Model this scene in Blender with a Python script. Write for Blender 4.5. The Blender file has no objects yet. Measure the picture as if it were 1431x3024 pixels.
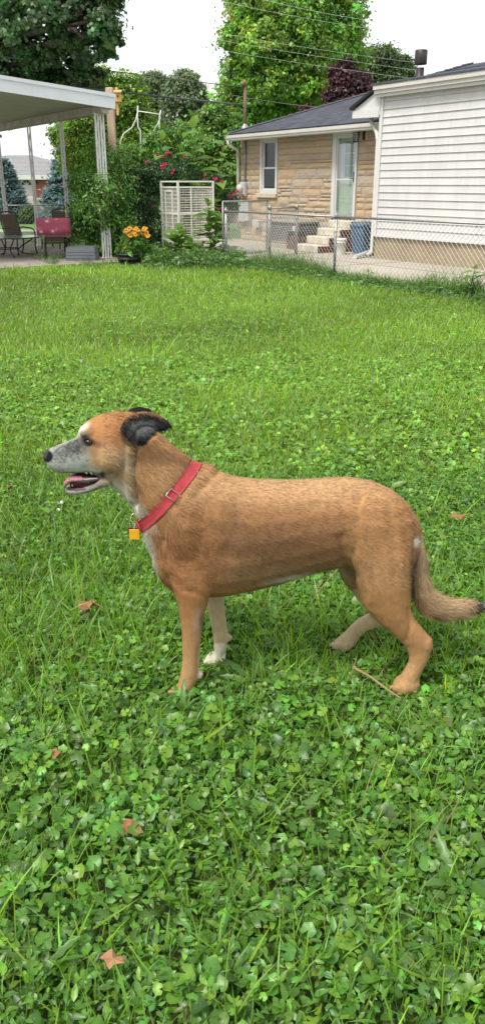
import bpy, bmesh, math, random
import numpy as np
from mathutils import Vector, Matrix
from mathutils.bvhtree import BVHTree

random.seed(7)
rng = np.random.default_rng(11)
R = math.radians
sc = bpy.context.scene
col = sc.collection

# ------------------------------------------------------------------ camera, sky, sun, exposure
EYE = 1.5
PITCH = R(21.9)
FPX = 2407.0
cam_d = bpy.data.cameras.new('camera')
cam_d.sensor_fit = 'VERTICAL'
cam_d.sensor_height = 24.0
cam_d.lens = 24.0 * FPX / 3024.0
cam_d.clip_start = 0.05
cam_d.clip_end = 2000
cam = bpy.data.objects.new('camera', cam_d)
col.objects.link(cam)
cam.location = (0, 0, EYE)
cam.rotation_euler = (R(90) - PITCH, 0, 0)
sc.camera = cam

SUN_EL, SUN_AZ = R(58), R(-135)          # azimuth from +Y towards +X
world = bpy.data.worlds.new('World')
sc.world = world
world.use_nodes = True
wn = world.node_tree.nodes
wl = world.node_tree.links
bg = wn['Background']
sky = wn.new('ShaderNodeTexSky')
sky.sky_type = 'NISHITA'
sky.sun_disc = False
sky.sun_elevation = SUN_EL
sky.sun_rotation = SUN_AZ
sky.air_density = 1.0
sky.dust_density = 3.0
hs = wn.new('ShaderNodeHueSaturation')
hs.inputs['Saturation'].default_value = 0.25
wl.new(sky.outputs[0], hs.inputs['Color'])
ov = wn.new('ShaderNodeMix')             # thin even cloud cover over the blue
ov.data_type = 'RGBA'
ov.inputs[0].default_value = 0.7
wl.new(hs.outputs[0], ov.inputs[6])
ov.inputs[7].default_value = (8.6, 8.7, 8.9, 1)
wl.new(ov.outputs[2], bg.inputs['Color'])
bg.inputs['Strength'].default_value = 0.12

sun_d = bpy.data.lights.new('sun', 'SUN')
sun_d.energy = 2.7
sun_d.angle = R(16)
sun_d.color = (1.0, 0.95, 0.87)
sun = bpy.data.objects.new('sun', sun_d)
col.objects.link(sun)
sd = Vector((math.cos(SUN_EL) * math.sin(SUN_AZ), math.cos(SUN_EL) * math.cos(SUN_AZ), math.sin(SUN_EL)))
sun.rotation_euler = sd.to_track_quat('Z', 'Y').to_euler()
sun.location = (0, 0, 30)

vs = sc.view_settings
vs.view_transform = 'Standard'
vs.look = 'None'
vs.gamma = 1
vs.use_curve_mapping = False
vs.exposure = 0.5
try:
    sc.cycles.max_bounces = 8
    sc.cycles.transparent_max_bounces = 12
except Exception:
    pass

# ------------------------------------------------------------------ measuring helpers (photo pixel -> place)
CP, SP = math.cos(PITCH), math.sin(PITCH)

def ray(u, v):
    a = (u - 715.5) / FPX
    b = (1512 - v) / FPX
    return Vector((a, CP + b * SP, b * CP - SP))

def G(u, v, z=0.0):
    d = ray(u, v)
    t = (z - EYE) / d.z
    return Vector((d.x * t, d.y * t, z))

def PY(u, v, Y):
    d = ray(u, v)
    t = Y / d.y
    return Vector((d.x * t, Y, EYE + d.z * t))

def mpp(Y, Z=1.5):                        # metres per photo pixel
    return (Y * CP + (EYE - Z) * SP) / FPX

# ------------------------------------------------------------------ colours and materials
def lin(r, g, b):
    f = lambda c: (c / 255 / 12.92) if c / 255 <= 0.04045 else ((c / 255 + 0.055) / 1.055) ** 2.4
    return (f(r), f(g), f(b))

MATS = {}

def mat(name, color, rough=0.6, metal=0.0, var=0.0, scale=8.0, bump=0.0, bscale=40.0, spec=0.5, col2=None, stretch=None, rand=0.0, coat=0.0):
    m = bpy.data.materials.new(name)
    m.use_nodes = True
    nt = m.node_tree
    b = nt.nodes['Principled BSDF']
    b.inputs['Roughness'].default_value = rough
    b.inputs['Metallic'].default_value = metal
    b.inputs['Specular IOR Level'].default_value = spec
    b.inputs['Coat Weight'].default_value = coat
    c = (*color, 1)
    b.inputs['Base Color'].default_value = c
    tc = nt.nodes.new('ShaderNodeTexCoord')
    mp = nt.nodes.new('ShaderNodeMapping')
    nt.links.new(tc.outputs['Object'], mp.inputs[0])
    if stretch:
        mp.inputs['Scale'].default_value = stretch
    last = None
    if var or col2:
        n = nt.nodes.new('ShaderNodeTexNoise')
        n.inputs['Scale'].default_value = scale
        n.inputs['Detail'].default_value = 6
        n.inputs['Roughness'].default_value = 0.65
        nt.links.new(mp.outputs[0], n.inputs['Vector'])
        r = nt.nodes.new('ShaderNodeValToRGB')
        r.color_ramp.elements[0].position = 0.32
        r.color_ramp.elements[1].position = 0.68
        c2 = col2 if col2 else tuple(x * (1 + var) for x in color)
        r.color_ramp.elements[0].color = tuple(x * (1 - var) for x in color) + (1,)
        r.color_ramp.elements[1].color = (*c2, 1)
        nt.links.new(n.outputs['Fac'], r.inputs[0])
        last = r.outputs[0]
    if rand:
        oi = nt.nodes.new('ShaderNodeObjectInfo')
        mr = nt.nodes.new('ShaderNodeMapRange')
        mr.inputs[3].default_value = 1 - rand
        mr.inputs[4].default_value = 1 + rand
        nt.links.new(oi.outputs['Random'], mr.inputs[0])
        h = nt.nodes.new('ShaderNodeHueSaturation')
        nt.links.new(mr.outputs[0], h.inputs['Value'])
        if last:
            nt.links.new(last, h.inputs['Color'])
        else:
            h.inputs['Color'].default_value = c
        last = h.outputs[0]
    if last:
        nt.links.new(last, b.inputs['Base Color'])
    if bump:
        n2 = nt.nodes.new('ShaderNodeTexNoise')
        n2.inputs['Scale'].default_value = bscale
        n2.inputs['Detail'].default_value = 5
        nt.links.new(mp.outputs[0], n2.inputs['Vector'])
        bp = nt.nodes.new('ShaderNodeBump')
        bp.inputs['Strength'].default_value = bump
        bp.inputs['Distance'].default_value = 0.02
        nt.links.new(n2.outputs['Fac'], bp.inputs['Height'])
        nt.links.new(bp.outputs[0], b.inputs['Normal'])
    MATS[name] = m
    return m

def leafmat(name, trans=0.35, gloss=0.12, rough=0.4):
    """Foliage: colour from the per-leaf attribute, some light through the blade, a weak sheen."""
    m = bpy.data.materials.new(name)
    m.use_nodes = True
    nt = m.node_tree
    nt.nodes.clear()
    out = nt.nodes.new('ShaderNodeOutputMaterial')
    at = nt.nodes.new('ShaderNodeAttribute')
    at.attribute_name = 'col'
    d = nt.nodes.new('ShaderNodeBsdfDiffuse')
    t = nt.nodes.new('ShaderNodeBsdfTranslucent')
    g = nt.nodes.new('ShaderNodeBsdfGlossy')
    g.inputs['Roughness'].default_value = rough
    g.inputs['Color'].default_value = (0.9, 0.95, 0.9, 1)
    hh = nt.nodes.new('ShaderNodeHueSaturation')
    hh.inputs['Hue'].default_value = 0.485
    hh.inputs['Value'].default_value = 1.25
    m1 = nt.nodes.new('ShaderNodeMixShader')
    m1.inputs[0].default_value = trans
    fr = nt.nodes.new('ShaderNodeFresnel')
    fr.inputs[0].default_value = 1.4
    mu = nt.nodes.new('ShaderNodeMath')
    mu.operation = 'MULTIPLY_ADD'
    mu.inputs[1].default_value = 0.16
    mu.inputs[2].default_value = gloss * 0.3
    m2 = nt.nodes.new('ShaderNodeMixShader')
    L = nt.links.new
    L(at.outputs['Color'], d.inputs['Color'])
    L(at.outputs['Color'], hh.inputs['Color'])
    L(hh.outputs[0], t.inputs['Color'])
    L(d.outputs[0], m1.inputs[1])
    L(t.outputs[0], m1.inputs[2])
    L(fr.outputs[0], mu.inputs[0])
    L(mu.outputs[0], m2.inputs[0])
    L(m1.outputs[0], m2.inputs[1])
    L(g.outputs[0], m2.inputs[2])
    L(m2.outputs[0], out.inputs[0])
    MATS[name] = m
    return m

def attrmat(name, rough=0.8, spec=0.2, sheen=0.0):
    m = bpy.data.materials.new(name)
    m.use_nodes = True
    nt = m.node_tree
    b = nt.nodes['Principled BSDF']
    at = nt.nodes.new('ShaderNodeAttribute')
    at.attribute_name = 'col'
    nt.links.new(at.outputs['Color'], b.inputs['Base Color'])
    b.inputs['Roughness'].default_value = rough
    b.inputs['Specular IOR Level'].default_value = spec
    b.inputs['Sheen Weight'].default_value = sheen
    MATS[name] = m
    return m

def glassmat(name, tint=(0.8, 0.85, 0.85), rough=0.03, clear=0.55):
    m = bpy.data.materials.new(name)
    m.use_nodes = True
    nt = m.node_tree
    nt.nodes.clear()
    out = nt.nodes.new('ShaderNodeOutputMaterial')
    t = nt.nodes.new('ShaderNodeBsdfTransparent')
    t.inputs[0].default_value = (*tint, 1)
    g = nt.nodes.new('ShaderNodeBsdfGlossy')
    g.inputs['Roughness'].default_value = rough
    mx = nt.nodes.new('ShaderNodeMixShader')
    mx.inputs[0].default_value = 1 - clear
    nt.links.new(t.outputs[0], mx.inputs[1])
    nt.links.new(g.outputs[0], mx.inputs[2])
    nt.links.new(mx.outputs[0], out.inputs[0])
    MATS[name] = m
    return m

# ------------------------------------------------------------------ objects
WM = {}                                   # world matrix of everything linked

def put(o, parent=None, world_m=None):
    wm = world_m if world_m is not None else Matrix.Identity(4)
    if o.name not in col.objects:
        col.objects.link(o)
    if parent is not None:
        o.parent = parent
        o.matrix_parent_inverse = WM[parent].inverted()
    o.matrix_basis = wm
    WM[o] = wm.copy()
    return o

def tag(o, label=None, cat=None, group=None, kind=None):
    if label: o['label'] = label
    if cat: o['category'] = cat
    if group: o['group'] = group
    if kind: o['kind'] = kind
    return o

def empty(name, loc, label=None, cat=None, group=None):
    o = bpy.data.objects.new(name, None)
    o.empty_display_size = 0.1
    put(o, None, Matrix.Translation(Vector(loc)))
    return tag(o, label, cat, group)

def shared(name, me, parent, wm):         # another object on the same mesh
    return put(bpy.data.objects.new(name, me), parent, wm)

class MB:
    """Collects shapes; build() links them as ONE mesh object. Optional frame: origin + three axes."""
    def __init__(s, o=(0, 0, 0), ex=(1, 0, 0), ey=(0, 1, 0), ez=(0, 0, 1)):
        s.v, s.f = [], []
        s.o, s.ex, s.ey, s.ez = Vector(o), Vector(ex), Vector(ey), Vector(ez)
    def P(s, p):
        return s.o + s.ex * p[0] + s.ey * p[1] + s.ez * p[2]
    def add(s, pts, faces):
        n = len(s.v)
        s.v += [s.P(p) for p in pts]
        s.f += [tuple(i + n for i in f) for f in faces]
        return s
    def box(s, x0, x1, y0, y1, z0, z1):
        p = [(x0,y0,z0),(x1,y0,z0),(x1,y1,z0),(x0,y1,z0),(x0,y0,z1),(x1,y0,z1),(x1,y1,z1),(x0,y1,z1)]
        return s.add(p, [(0,3,2,1),(4,5,6,7),(0,1,5,4),(1,2,6,5),(2,3,7,6),(3,0,4,7)])
    def bbox(s, x0, x1, y0, y1, z0, z1, b=0.01):
        """box with chamfered upright and top edges"""
        def ring(i, z):
            a, c, d, e = x0 + i, x1 - i, y0 + i, y1 - i
            k = b
            return [(a+k,d,z),(c-k,d,z),(c,d+k,z),(c,e-k,z),(c-k,e,z),(a+k,e,z),(a,e-k,z),(a,d+k,z)]
        pts = ring(b, z0) + ring(0, z0 + b) + ring(0, z1 - b) + ring(b, z1)
        fs = [tuple(range(7, -1, -1)), tuple(range(24, 32))]
        for r in range(3):
            for i in range(8):
                j = (i + 1) % 8
                fs.append((r*8+i, r*8+j, r*8+8+j, r*8+8+i))
        return s.add(pts, fs)
    def prism(s, poly, y0, y1):           # polygon in (x, z), extruded along y
        n = len(poly)
        p = [(a, y0, b) for a, b in poly] + [(a, y1, b) for a, b in poly]
        f = [tuple(range(n)), tuple(range(2*n-1, n-1, -1))]
        f += [(i, i + n, (i+1) % n + n, (i+1) % n) for i in range(n)]
        return s.add(p, f)
    def tube(s, path, r, n=6, cap=True):
        pts = [s.P(p) for p in path]
        rr = r if isinstance(r, (list, tuple)) else [r] * len(pts)
        base = len(s.v)
        up = None
        for i, p in enumerate(pts):
            if i == 0: t = pts[1] - p
            elif i == len(pts) - 1: t = p - pts[i-1]
            else: t = (pts[i+1] - p).normalized() + (p - pts[i-1]).normalized()
            if t.length < 1e-9: t = Vector((0, 0, 1))
            t.normalize()
            if up is None:
                up = Vector((0, 0, 1)) if abs(t.z) < 0.9 else Vector((1, 0, 0))
            a = t.cross(up)
            if a.length < 1e-6: a = t.cross(Vector((0, 1, 0)))
            a.normalize()
            b = a.cross(t).normalized()
            up = b
            for k in range(n):
                an = 2 * math.pi * k / n
                s.v.append(p + a * (math.cos(an) * rr[i]) + b * (math.sin(an) * rr[i]))
        for i in range(len(pts) - 1):
            for k in range(n):
                k2 = (k + 1) % n
                s.f.append((base+i*n+k, base+i*n+k2, base+(i+1)*n+k2, base+(i+1)*n+k))
        if cap:
            s.f.append(tuple(base + k for k in range(n-1, -1, -1)))
            s.f.append(tuple(base + (len(pts)-1)*n + k for k in range(n)))
        return s
    def lathe(s, prof, c=(0, 0, 0), n=16):  # profile of (radius, z)
        pts, fs = [], []
        for r, z in prof:
            for k in range(n):
                a = 2 * math.pi * k / n
                pts.append((c[0] + r * math.cos(a), c[1] + r * math.sin(a), c[2] + z))
        for i in range(len(prof) - 1):
            for k in range(n):
                k2 = (k + 1) % n
                fs.append((i*n+k, i*n+k2, (i+1)*n+k2, (i+1)*n+k))
        fs.append(tuple(range(n-1, -1, -1)))
        fs.append(tuple((len(prof)-1)*n + k for k in range(n)))
        return s.add(pts, fs)
    def ball(s, c, rx, ry, rz, n=10, m=6):
        pr = [(math.sin(math.pi * i / m), -math.cos(math.pi * i / m)) for i in range(m + 1)]
        pts, fs = [], []
        for r, z in pr:
            r = max(r, 0.02)
            for k in range(n):
                a = 2 * math.pi * k / n
                pts.append((c[0] + rx*r*math.cos(a), c[1] + ry*r*math.sin(a), c[2] + rz*z))
        for i in range(m):
            for k in range(n):
                k2 = (k + 1) % n
                fs.append((i*n+k, i*n+k2, (i+1)*n+k2, (i+1)*n+k))
        fs.append(tuple(range(n-1, -1, -1)))
        fs.append(tuple(m*n + k for k in range(n)))
        return s.add(pts, fs)
    def mesh(s, name, m, smooth=False):
        me = bpy.data.meshes.new(name)
        me.from_pydata([tuple(v) for v in s.v], [], s.f)
        me.materials.append(m)
        if smooth:
            me.polygons.foreach_set('use_smooth', [True] * len(me.polygons))
        me.update()
        return me
    def build(s, name, m, parent=None, smooth=False):
        return put(bpy.data.objects.new(name, s.mesh(name, m, smooth)), parent)

def np_mesh(name, V, F, m, C=None, smooth=False):
    """numpy verts (n,3), tris (k,3), colours per vertex (n,3)"""
    me = bpy.data.meshes.new(name)
    n, k = len(V), len(F)
    me.vertices.add(n)
    me.vertices.foreach_set('co', np.ascontiguousarray(V, dtype=np.float32).ravel())
    me.loops.add(k * 3)
    me.loops.foreach_set('vertex_index', np.ascontiguousarray(F, dtype=np.int32).ravel())
    me.polygons.add(k)
    me.polygons.foreach_set('loop_start', np.arange(0, k * 3, 3, dtype=np.int32))
    try:
        me.polygons.foreach_set('loop_total', np.full(k, 3, dtype=np.int32))
    except Exception:
        pass
    if smooth:
        me.polygons.foreach_set('use_smooth', np.ones(k, dtype=bool))
    if C is not None:
        a = me.color_attributes.new('col', 'FLOAT_COLOR', 'POINT')
        a.data.foreach_set('color', np.concatenate([C, np.ones((n, 1))], 1).astype(np.float32).ravel())
    me.materials.append(m)
    me.update()
    me.validate()
    return me

def norm(a):
    return a / np.maximum(np.linalg.norm(a, axis=-1, keepdims=True), 1e-9)

def scatter(tv, tf, pos, nrm, fwd, size, colr, shade=None):
    """Copies a small template (x along, y across, z up) to every pos. Returns V, F, C."""
    tv = np.asarray(tv, float)
    tf = np.asarray(tf, int)
    n, k = len(pos), len(tv)
    nrm = norm(nrm)
    x = norm(fwd - nrm * np.sum(fwd * nrm, 1, keepdims=True))
    y = np.cross(nrm, x)
    size = np.asarray(size, float)
    if size.ndim == 1: size = np.repeat(size[:, None], 3, 1)
    L = tv[None] * size[:, None, :]
    V = pos[:, None] + L[..., 0:1] * x[:, None] + L[..., 1:2] * y[:, None] + L[..., 2:3] * nrm[:, None]
    F = tf[None] + (np.arange(n) * k)[:, None, None]
    C = np.repeat(colr[:, None], k, 1)
    if shade is not None:
        C = C * np.asarray(shade)[None, :, None]
    return V.reshape(-1, 3), F.reshape(-1, 3), C.reshape(-1, 3)

def join(parts):
    V, F, C, n = [], [], [], 0
    for v, f, c in parts:
        V.append(v); F.append(f + n); C.append(c); n += len(v)
    return np.concatenate(V), np.concatenate(F), np.concatenate(C)

def hash2(ix, iy, s):
    h = (ix * 374761393 + iy * 668265263 + s * 2147483647) & 0xffffffff
    h = ((h ^ (h >> 13)) * 1274126177) & 0xffffffff
    return ((h ^ (h >> 16)) & 0xffff) / 65535.0

def vnoise(x, y, s=0):
    ix, iy = np.floor(x).astype(np.int64), np.floor(y).astype(np.int64)
    fx, fy = x - ix, y - iy
    fx, fy = fx*fx*(3-2*fx), fy*fy*(3-2*fy)
    a, b = hash2(ix, iy, s), hash2(ix+1, iy, s)
    c, d = hash2(ix, iy+1, s), hash2(ix+1, iy+1, s)
    return (a*(1-fx)+b*fx)*(1-fy) + (c*(1-fx)+d*fx)*fy

def fbm(x, y, s=0):
    return 0.5*vnoise(x, y, s) + 0.3*vnoise(x*2.1, y*2.1, s+1) + 0.2*vnoise(x*4.3, y*4.3, s+2)

# leaf templates: (verts, tris)
T_DIAMOND = ([(0,0,0),(0.5,0.32,0.06),(1,0,-0.05),(0.5,-0.32,0.06)], [(0,2,1),(0,3,2)])
T_OVAL = ([(0,0,0),(0.3,0.2,0.05),(0.68,0.17,0.04),(1,0,-0.12),(0.68,-0.17,0.04),(0.3,-0.2,0.05),(0.5,0,0)],
          [(0,6,1),(1,6,2),(2,6,3),(3,6,4),(4,6,5),(5,6,0)])
T_MAPLE = ([(0,0,0),(0.2,0.5,-0.06),(0.42,0.2,0.03),(1,0,-0.1),(0.42,-0.2,0.03),(0.2,-0.5,-0.06),(0.66,0.46,-0.08),(0.66,-0.46,-0.08)],
           [(0,2,1),(0,3,2),(0,4,3),(0,5,4),(2,3,6),(4,7,3)])
def scallop(n=11):
    v = [(0.42, 0, 0.0)]
    for i in range(n):
        a = math.pi - 0.32 - (2*math.pi - 0.64) * i / (n - 1)
        r = 0.52 * (1.0 if i % 2 else 0.88)
        v.append((0.42 + r * math.cos(a) * 0.92, r * math.sin(a), 0.10 * math.cos(2 * a) + 0.05 * (i % 2)))
    return v, [(0, i + 2, i + 1) for i in range(n - 1)]
T_IVY = scallop(11)
T_BLADE = ([(0,-0.5,0),(0,0.5,0),(0.5,-0.42,0.05),(0.5,0.42,0.05),(1,0,-0.12)], [(0,2,1),(1,2,3),(2,4,3)])
# ------------------------------------------------------------------ materials
M_soil = mat('soil', (0.035, 0.045, 0.016), 0.95, col2=(0.06, 0.085, 0.022), scale=3.0, bump=0.5)
M_farlawn = mat('far_lawn', (0.07, 0.15, 0.025), 0.9, col2=(0.11, 0.22, 0.04), scale=1.5, bump=0.3)
M_conc = mat('concrete', (0.33, 0.29, 0.235), 0.9, col2=(0.42, 0.375, 0.315), scale=0.9, bump=0.25, bscale=25)
M_slab = mat('patio_concrete', (0.23, 0.20, 0.165), 0.9, col2=(0.33, 0.29, 0.25), scale=1.5, bump=0.3)
M_found = mat('foundation_render', (0.26, 0.20, 0.125), 0.95, col2=(0.36, 0.29, 0.19), scale=2.2, bump=0.7, bscale=12)
M_mortar = mat('mortar', (0.23, 0.165, 0.105), 0.95, var=0.2, bump=0.4)
M_siding = mat('white_vinyl', (0.58, 0.575, 0.565), 0.45, var=0.07, scale=1.6, bump=0.05, bscale=60, stretch=(2.2, 2.2, .6), rand=0.025)
M_trim = mat('white_trim', (0.60, 0.60, 0.59), 0.45, var=0.04, scale=3)
M_gutter = mat('painted_gutter', (0.55, 0.53, 0.485), 0.45, var=0.06, scale=4)
M_shing = mat('dark_shingle', (0.045, 0.05, 0.066), 0.9, col2=(0.085, 0.09, 0.11), scale=14, bump=0.5, bscale=150)
M_galv = mat('galvanised', (0.30, 0.30, 0.29), 0.45, metal=0.6, var=0.18, scale=9)
M_wire = mat('fence_wire', (0.44, 0.44, 0.42), 0.5, metal=0.45, var=0.1)
M_wood = mat('weathered_post', (0.46, 0.33, 0.22), 0.85, col2=(0.56, 0.42, 0.30), scale=3, stretch=(8, 8, 0.6), bump=0.3)
M_pine = mat('birdhouse_pine', (0.60, 0.36, 0.13), 0.7, var=0.15, scale=4, stretch=(8, 8, 1))
M_black = mat('black_metal', (0.018, 0.018, 0.02), 0.4, metal=0.3)
M_dark = mat('dark_recess', (0.012, 0.014, 0.016), 0.6)
M_glass = glassmat('window_glass', (0.6, 0.66, 0.68), 0.02, 0.93)
M_leaf = leafmat('leaf', 0.45, 0.1)
M_grass = leafmat('grass_leaf', 0.42, 0.12, 0.45)
M_bark = mat('bark', (0.055, 0.042, 0.032), 0.95, col2=(0.12, 0.095, 0.075), scale=5, stretch=(4, 4, 0.7), bump=0.8, bscale=18)

def sand_stone():
    m = mat('sandstone', (0.41, 0.325, 0.235), 0.9, col2=(0.49, 0.41, 0.315), scale=5, bump=0.45, bscale=16)
    nt = m.node_tree
    b = nt.nodes['Principled BSDF']
    src = b.inputs['Base Color'].links[0].from_socket
    oi = nt.nodes.new('ShaderNodeObjectInfo')
    rp = nt.nodes.new('ShaderNodeValToRGB')
    rp.color_ramp.interpolation = 'LINEAR'
    els = [(0.0, (1.0, 0.93, 0.84)), (0.3, (0.92, 0.96, 1.02)), (0.55, (1.08, 1.0, 0.88)), (0.8, (1.08, 0.95, 0.80)), (1.0, (0.78, 0.82, 0.88))]
    while len(rp.color_ramp.elements) < len(els):
        rp.color_ramp.elements.new(0.5)
    for e_, (p, c) in zip(rp.color_ramp.elements, els):
        e_.position = p
        e_.color = (*c, 1)
    mx = nt.nodes.new('ShaderNodeMix')
    mx.data_type = 'RGBA'
    mx.blend_type = 'MULTIPLY'
    mx.inputs[0].default_value = 1
    nt.links.new(oi.outputs['Random'], rp.inputs[0])
    nt.links.new(src, mx.inputs[6])
    nt.links.new(rp.outputs[0], mx.inputs[7])
    nt.links.new(mx.outputs[2], b.inputs['Base Color'])
    return m
M_stone = sand_stone()

# ------------------------------------------------------------------ frame shared by the neighbour's house, its drive and the fence
HA = R(32.5)
E = Vector((math.sin(HA), -math.cos(HA), 0))      # along the wall, to the right and nearer
MN = Vector((-math.cos(HA), -math.sin(HA), 0))    # out of the wall, towards the drive
STEP_C = G(937, 749)
W0 = STEP_C - MN * 1.30

def WS(u, v, d=0.0):
    """photo pixel -> (s, z) on the plane d metres out from the stone wall"""
    r = ray(u, v)
    o = Vector((0, 0, EYE)) - (W0 + MN * d)
    t = -o.dot(MN) / r.dot(MN)
    p = Vector((0, 0, EYE)) + r * t
    return (p - W0).dot(E), p.z

def FR(d=0.0, s=0.0, z=0.0):
    return MB(W0 + MN * d + E * s + Vector((0, 0, z)), E, MN)

DS = (G(1097, 763) - W0).dot(MN)                   # how far the white wing stands out
FENCE_P = G(985, 822)
DF = (FENCE_P - W0).dot(MN)
SF = (FENCE_P - W0).dot(E)

# ------------------------------------------------------------------ ground
def ground_z(x, y):
    t = np.clip((np.asarray(y, float) - 31) / 24, 0, 1)
    return -0.62 * t * t * (3 - 2 * t)

xs = np.concatenate([np.linspace(-600, -40, 9), np.linspace(-30, 30, 25), np.linspace(40, 600, 9)])
ys = np.concatenate([np.linspace(-40, 28, 18), np.linspace(30, 58, 16), np.linspace(70, 900, 10)])
gx, gy = np.meshgrid(xs, ys)
gv = np.stack([gx.ravel(), gy.ravel(), ground_z(gx, gy).ravel()], 1)
nx = len(xs)
gf = []
for j in range(len(ys) - 1):
    for i in range(nx - 1):
        a = j * nx + i
        gf += [(a, a + 1, a + nx + 1), (a, a + nx + 1, a + nx)]
gm = np_mesh('ground', gv, np.array(gf), M_soil, smooth=True)
gm.materials.append(M_farlawn)
for p in gm.polygons:
    if p.center.y > 20.5:
        p.material_index = 1
ground = put(bpy.data.objects.new('ground', gm))
tag(ground, kind='structure')

S_L = WS(690, 735)[0]
drive = FR(z=0.004)
nseg = 7
sl = (14 - S_L) / nseg
drive.box(S_L, 14, -0.02, DF - 0.28, -0.05, 0.0)
tag(drive.build('driveway', M_conc), kind='structure')
M_joint = mat('joint_filler', (0.14, 0.12, 0.095), 0.95, var=0.2)
jm = FR(z=0.008)
for k in range(1, nseg):
    jm.box(S_L + sl * k - 0.008, S_L + sl * k + 0.008, 0.02, DF - 0.29, -0.01, 0.0)
jm.box(S_L, 14, 2.1, 2.116, -0.01, 0.0005)
tag(jm.build('driveway_joints', M_joint), kind='structure')

# ------------------------------------------------------------------ the neighbour's house
house = empty('stone_house', W0, 'tan stone house with white sided wing, dark shingle roof and side door', 'house')

sL, zTopL = WS(711, 417)
sR = DS * 0 + (G(1097, 763) - W0).dot(E) + 0.02      # hidden behind the wing
ZT = 0.5 * (zTopL + WS(985, 388)[1])
win = dict(s0=WS(770, 480)[0], s1=WS(820, 480)[0], z0=WS(795, 571)[1], z1=WS(795, 407)[1])
dr = dict(s0=WS(983, 500)[0], s1=WS(1055, 500)[0], z0=WS(1010, 645)[1], z1=WS(1010, 383)[1])

wall = FR()
HB = -6.0
def wallseg(a, b, z0, z1):
    wall.box(a, b, -0.14, -0.035, z0, z1)
wallseg(sL + .01, win['s0'], 0, ZT); wallseg(win['s0'], win['s1'], 0, win['z0'] - .1); wallseg(win['s0'], win['s1'], win['z1'], ZT)
wallseg(win['s1'], dr['s0'], 0, ZT); wallseg(dr['s0'], dr['s1'], 0, dr['z0']); wallseg(dr['s0'], dr['s1'], dr['z1'], ZT); wallseg(dr['s1'], sR, 0, ZT)
wall.box(sL + .01, sL + .15, HB, -0.142, 0, ZT)
wall = wall.build('wall', M_mortar, house)
tag(wall, 'wall of tan split-face stones')

def stone_mesh(k):
    r = random.Random(100 + k)
    bm = bmesh.new()
    nx_, nz_ = 5, 3
    g = {}
    for i in range(nx_ + 1):
        for j in range(nz_ + 1):
            ed = i in (0, nx_) or j in (0, nz_)
            x = i / nx_ - .5
            z = j / nz_ - .5
            y = 0.35 if ed else 0.72 + r.random() * 0.5
            if j == 1 and not ed: y += 0.25 * r.random()
            g[i, j] = bm.verts.new((x + (0 if ed else (r.random()-.5)*.08), y, z))
    for i in range(nx_):
        for j in range(nz_):
            bm.faces.new((g[i,j], g[i,j+1], g[i+1,j+1], g[i+1,j]))
    rim = [g[i,0] for i in range(nx_+1)] + [g[nx_,j] for j in range(1,nz_+1)] + [g[i,nz_] for i in range(nx_-1,-1,-1)] + [g[0,j] for j in range(nz_-1,0,-1)]
    back = [bm.verts.new((v.co.x, -1, v.co.z)) for v in rim]
    for i in range(len(rim)):
        j = (i + 1) % len(rim)
        bm.faces.new((rim[i], rim[j], back[j], back[i]))
    bmesh.ops.recalc_face_normals(bm, faces=bm.faces)
    me = bpy.data.meshes.new('stone')
    bm.to_mesh(me)
    bm.free()
    me.materials.append(M_stone)
    return me
STONES = [stone_mesh(k) for k in range(10)]
rot = Matrix(((E.x, MN.x, 0, 0), (E.y, MN.y, 0, 0), (0, 0, 1, 0), (0, 0, 0, 1)))

def lay_stones(a, b, z0, z1, seed):
    r = random.Random(seed)
    def put_stone(x, w, z, h):
        if w < 0.05: return
        gap = 0.007
        p = W0 + E * (x + w / 2) + Vector((0, 0, z + h / 2))
        shared('stone', r.choice(STONES), wall, Matrix.Translation(p) @ rot @ Matrix.Diagonal((w - gap, 0.026 * r.uniform(.8, 1.15), h - gap, 1)))
    z = z0
    while z < z1 - 0.03:
        h = r.choice((0.12, 0.15, 0.20, 0.24))
        if z + h > z1 - 0.05: h = z1 - z
        x = a + (0 if r.random() < .5 else 0)
        first = True
        while x < b - 0.01:
            w = r.uniform(0.28, 1.0) if not first else r.uniform(0.15, 0.8)
            first = False
            if b - (x + w) < 0.16: w = b - x
            if h > 0.18 and r.random() < 0.4:       # two thin stones instead of a tall one
                k = r.choice((0.35, 0.65))
                put_stone(x, w, z, h * k)
                w2 = w * r.uniform(.4, .7)
                put_stone(x, w2, z + h * k, h * (1 - k))
                put_stone(x + w2, w - w2, z + h * k, h * (1 - k))
            else:
                put_stone(x, w, z, h)
            x += w
        z += h
lay_stones(sL, win['s0'] - .01, 0.0, ZT, 1)
lay_stones(win['s0'] - .01, win['s1'] + .01, 0.0, win['z0'] - .11, 2)
lay_stones(win['s1'] + .01, dr['s0'] - .01, 0.0, ZT, 3)
lay_stones(dr['s1'] + .01, sR, 0.0, ZT, 4)

# window: frame, two sashes, blind, pane, sill
w = empty('window', W0 + E * win['s0'] + Vector((0, 0, win['z0']))); w.parent = house; w.matrix_parent_inverse = WM[house].inverted()
a, b, z0, z1 = win['s0'], win['s1'], win['z0'], win['z1']
def frame(mb, a, b, z0, z1, t, d0, d1):
    mb.box(a, a + t, d0, d1, z0, z1); mb.box(b - t, b, d0, d1, z0, z1)
    mb.box(a + t, b - t, d0, d1, z0, z0 + t); mb.box(a + t, b - t, d0, d1, z1 - t, z1)
    return mb
wide = (b - a)
frame(FR(), a, b, z0, z1, 0.10 * min(1, wide), -0.09, 0.035).build('frame', M_trim, w)
t = 0.10 * min(1, wide)
zm = z0 + (z1 - z0) * 0.46
frame(FR(), a + t, b - t, zm - .02, z1 - t, 0.04, -0.085, -0.03).build('sash', M_trim, w)
frame(FR(), a + t, b - t, z0 + t, zm + .025, 0.045, -0.06, -0.005).build('sash', M_trim, w)
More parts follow.
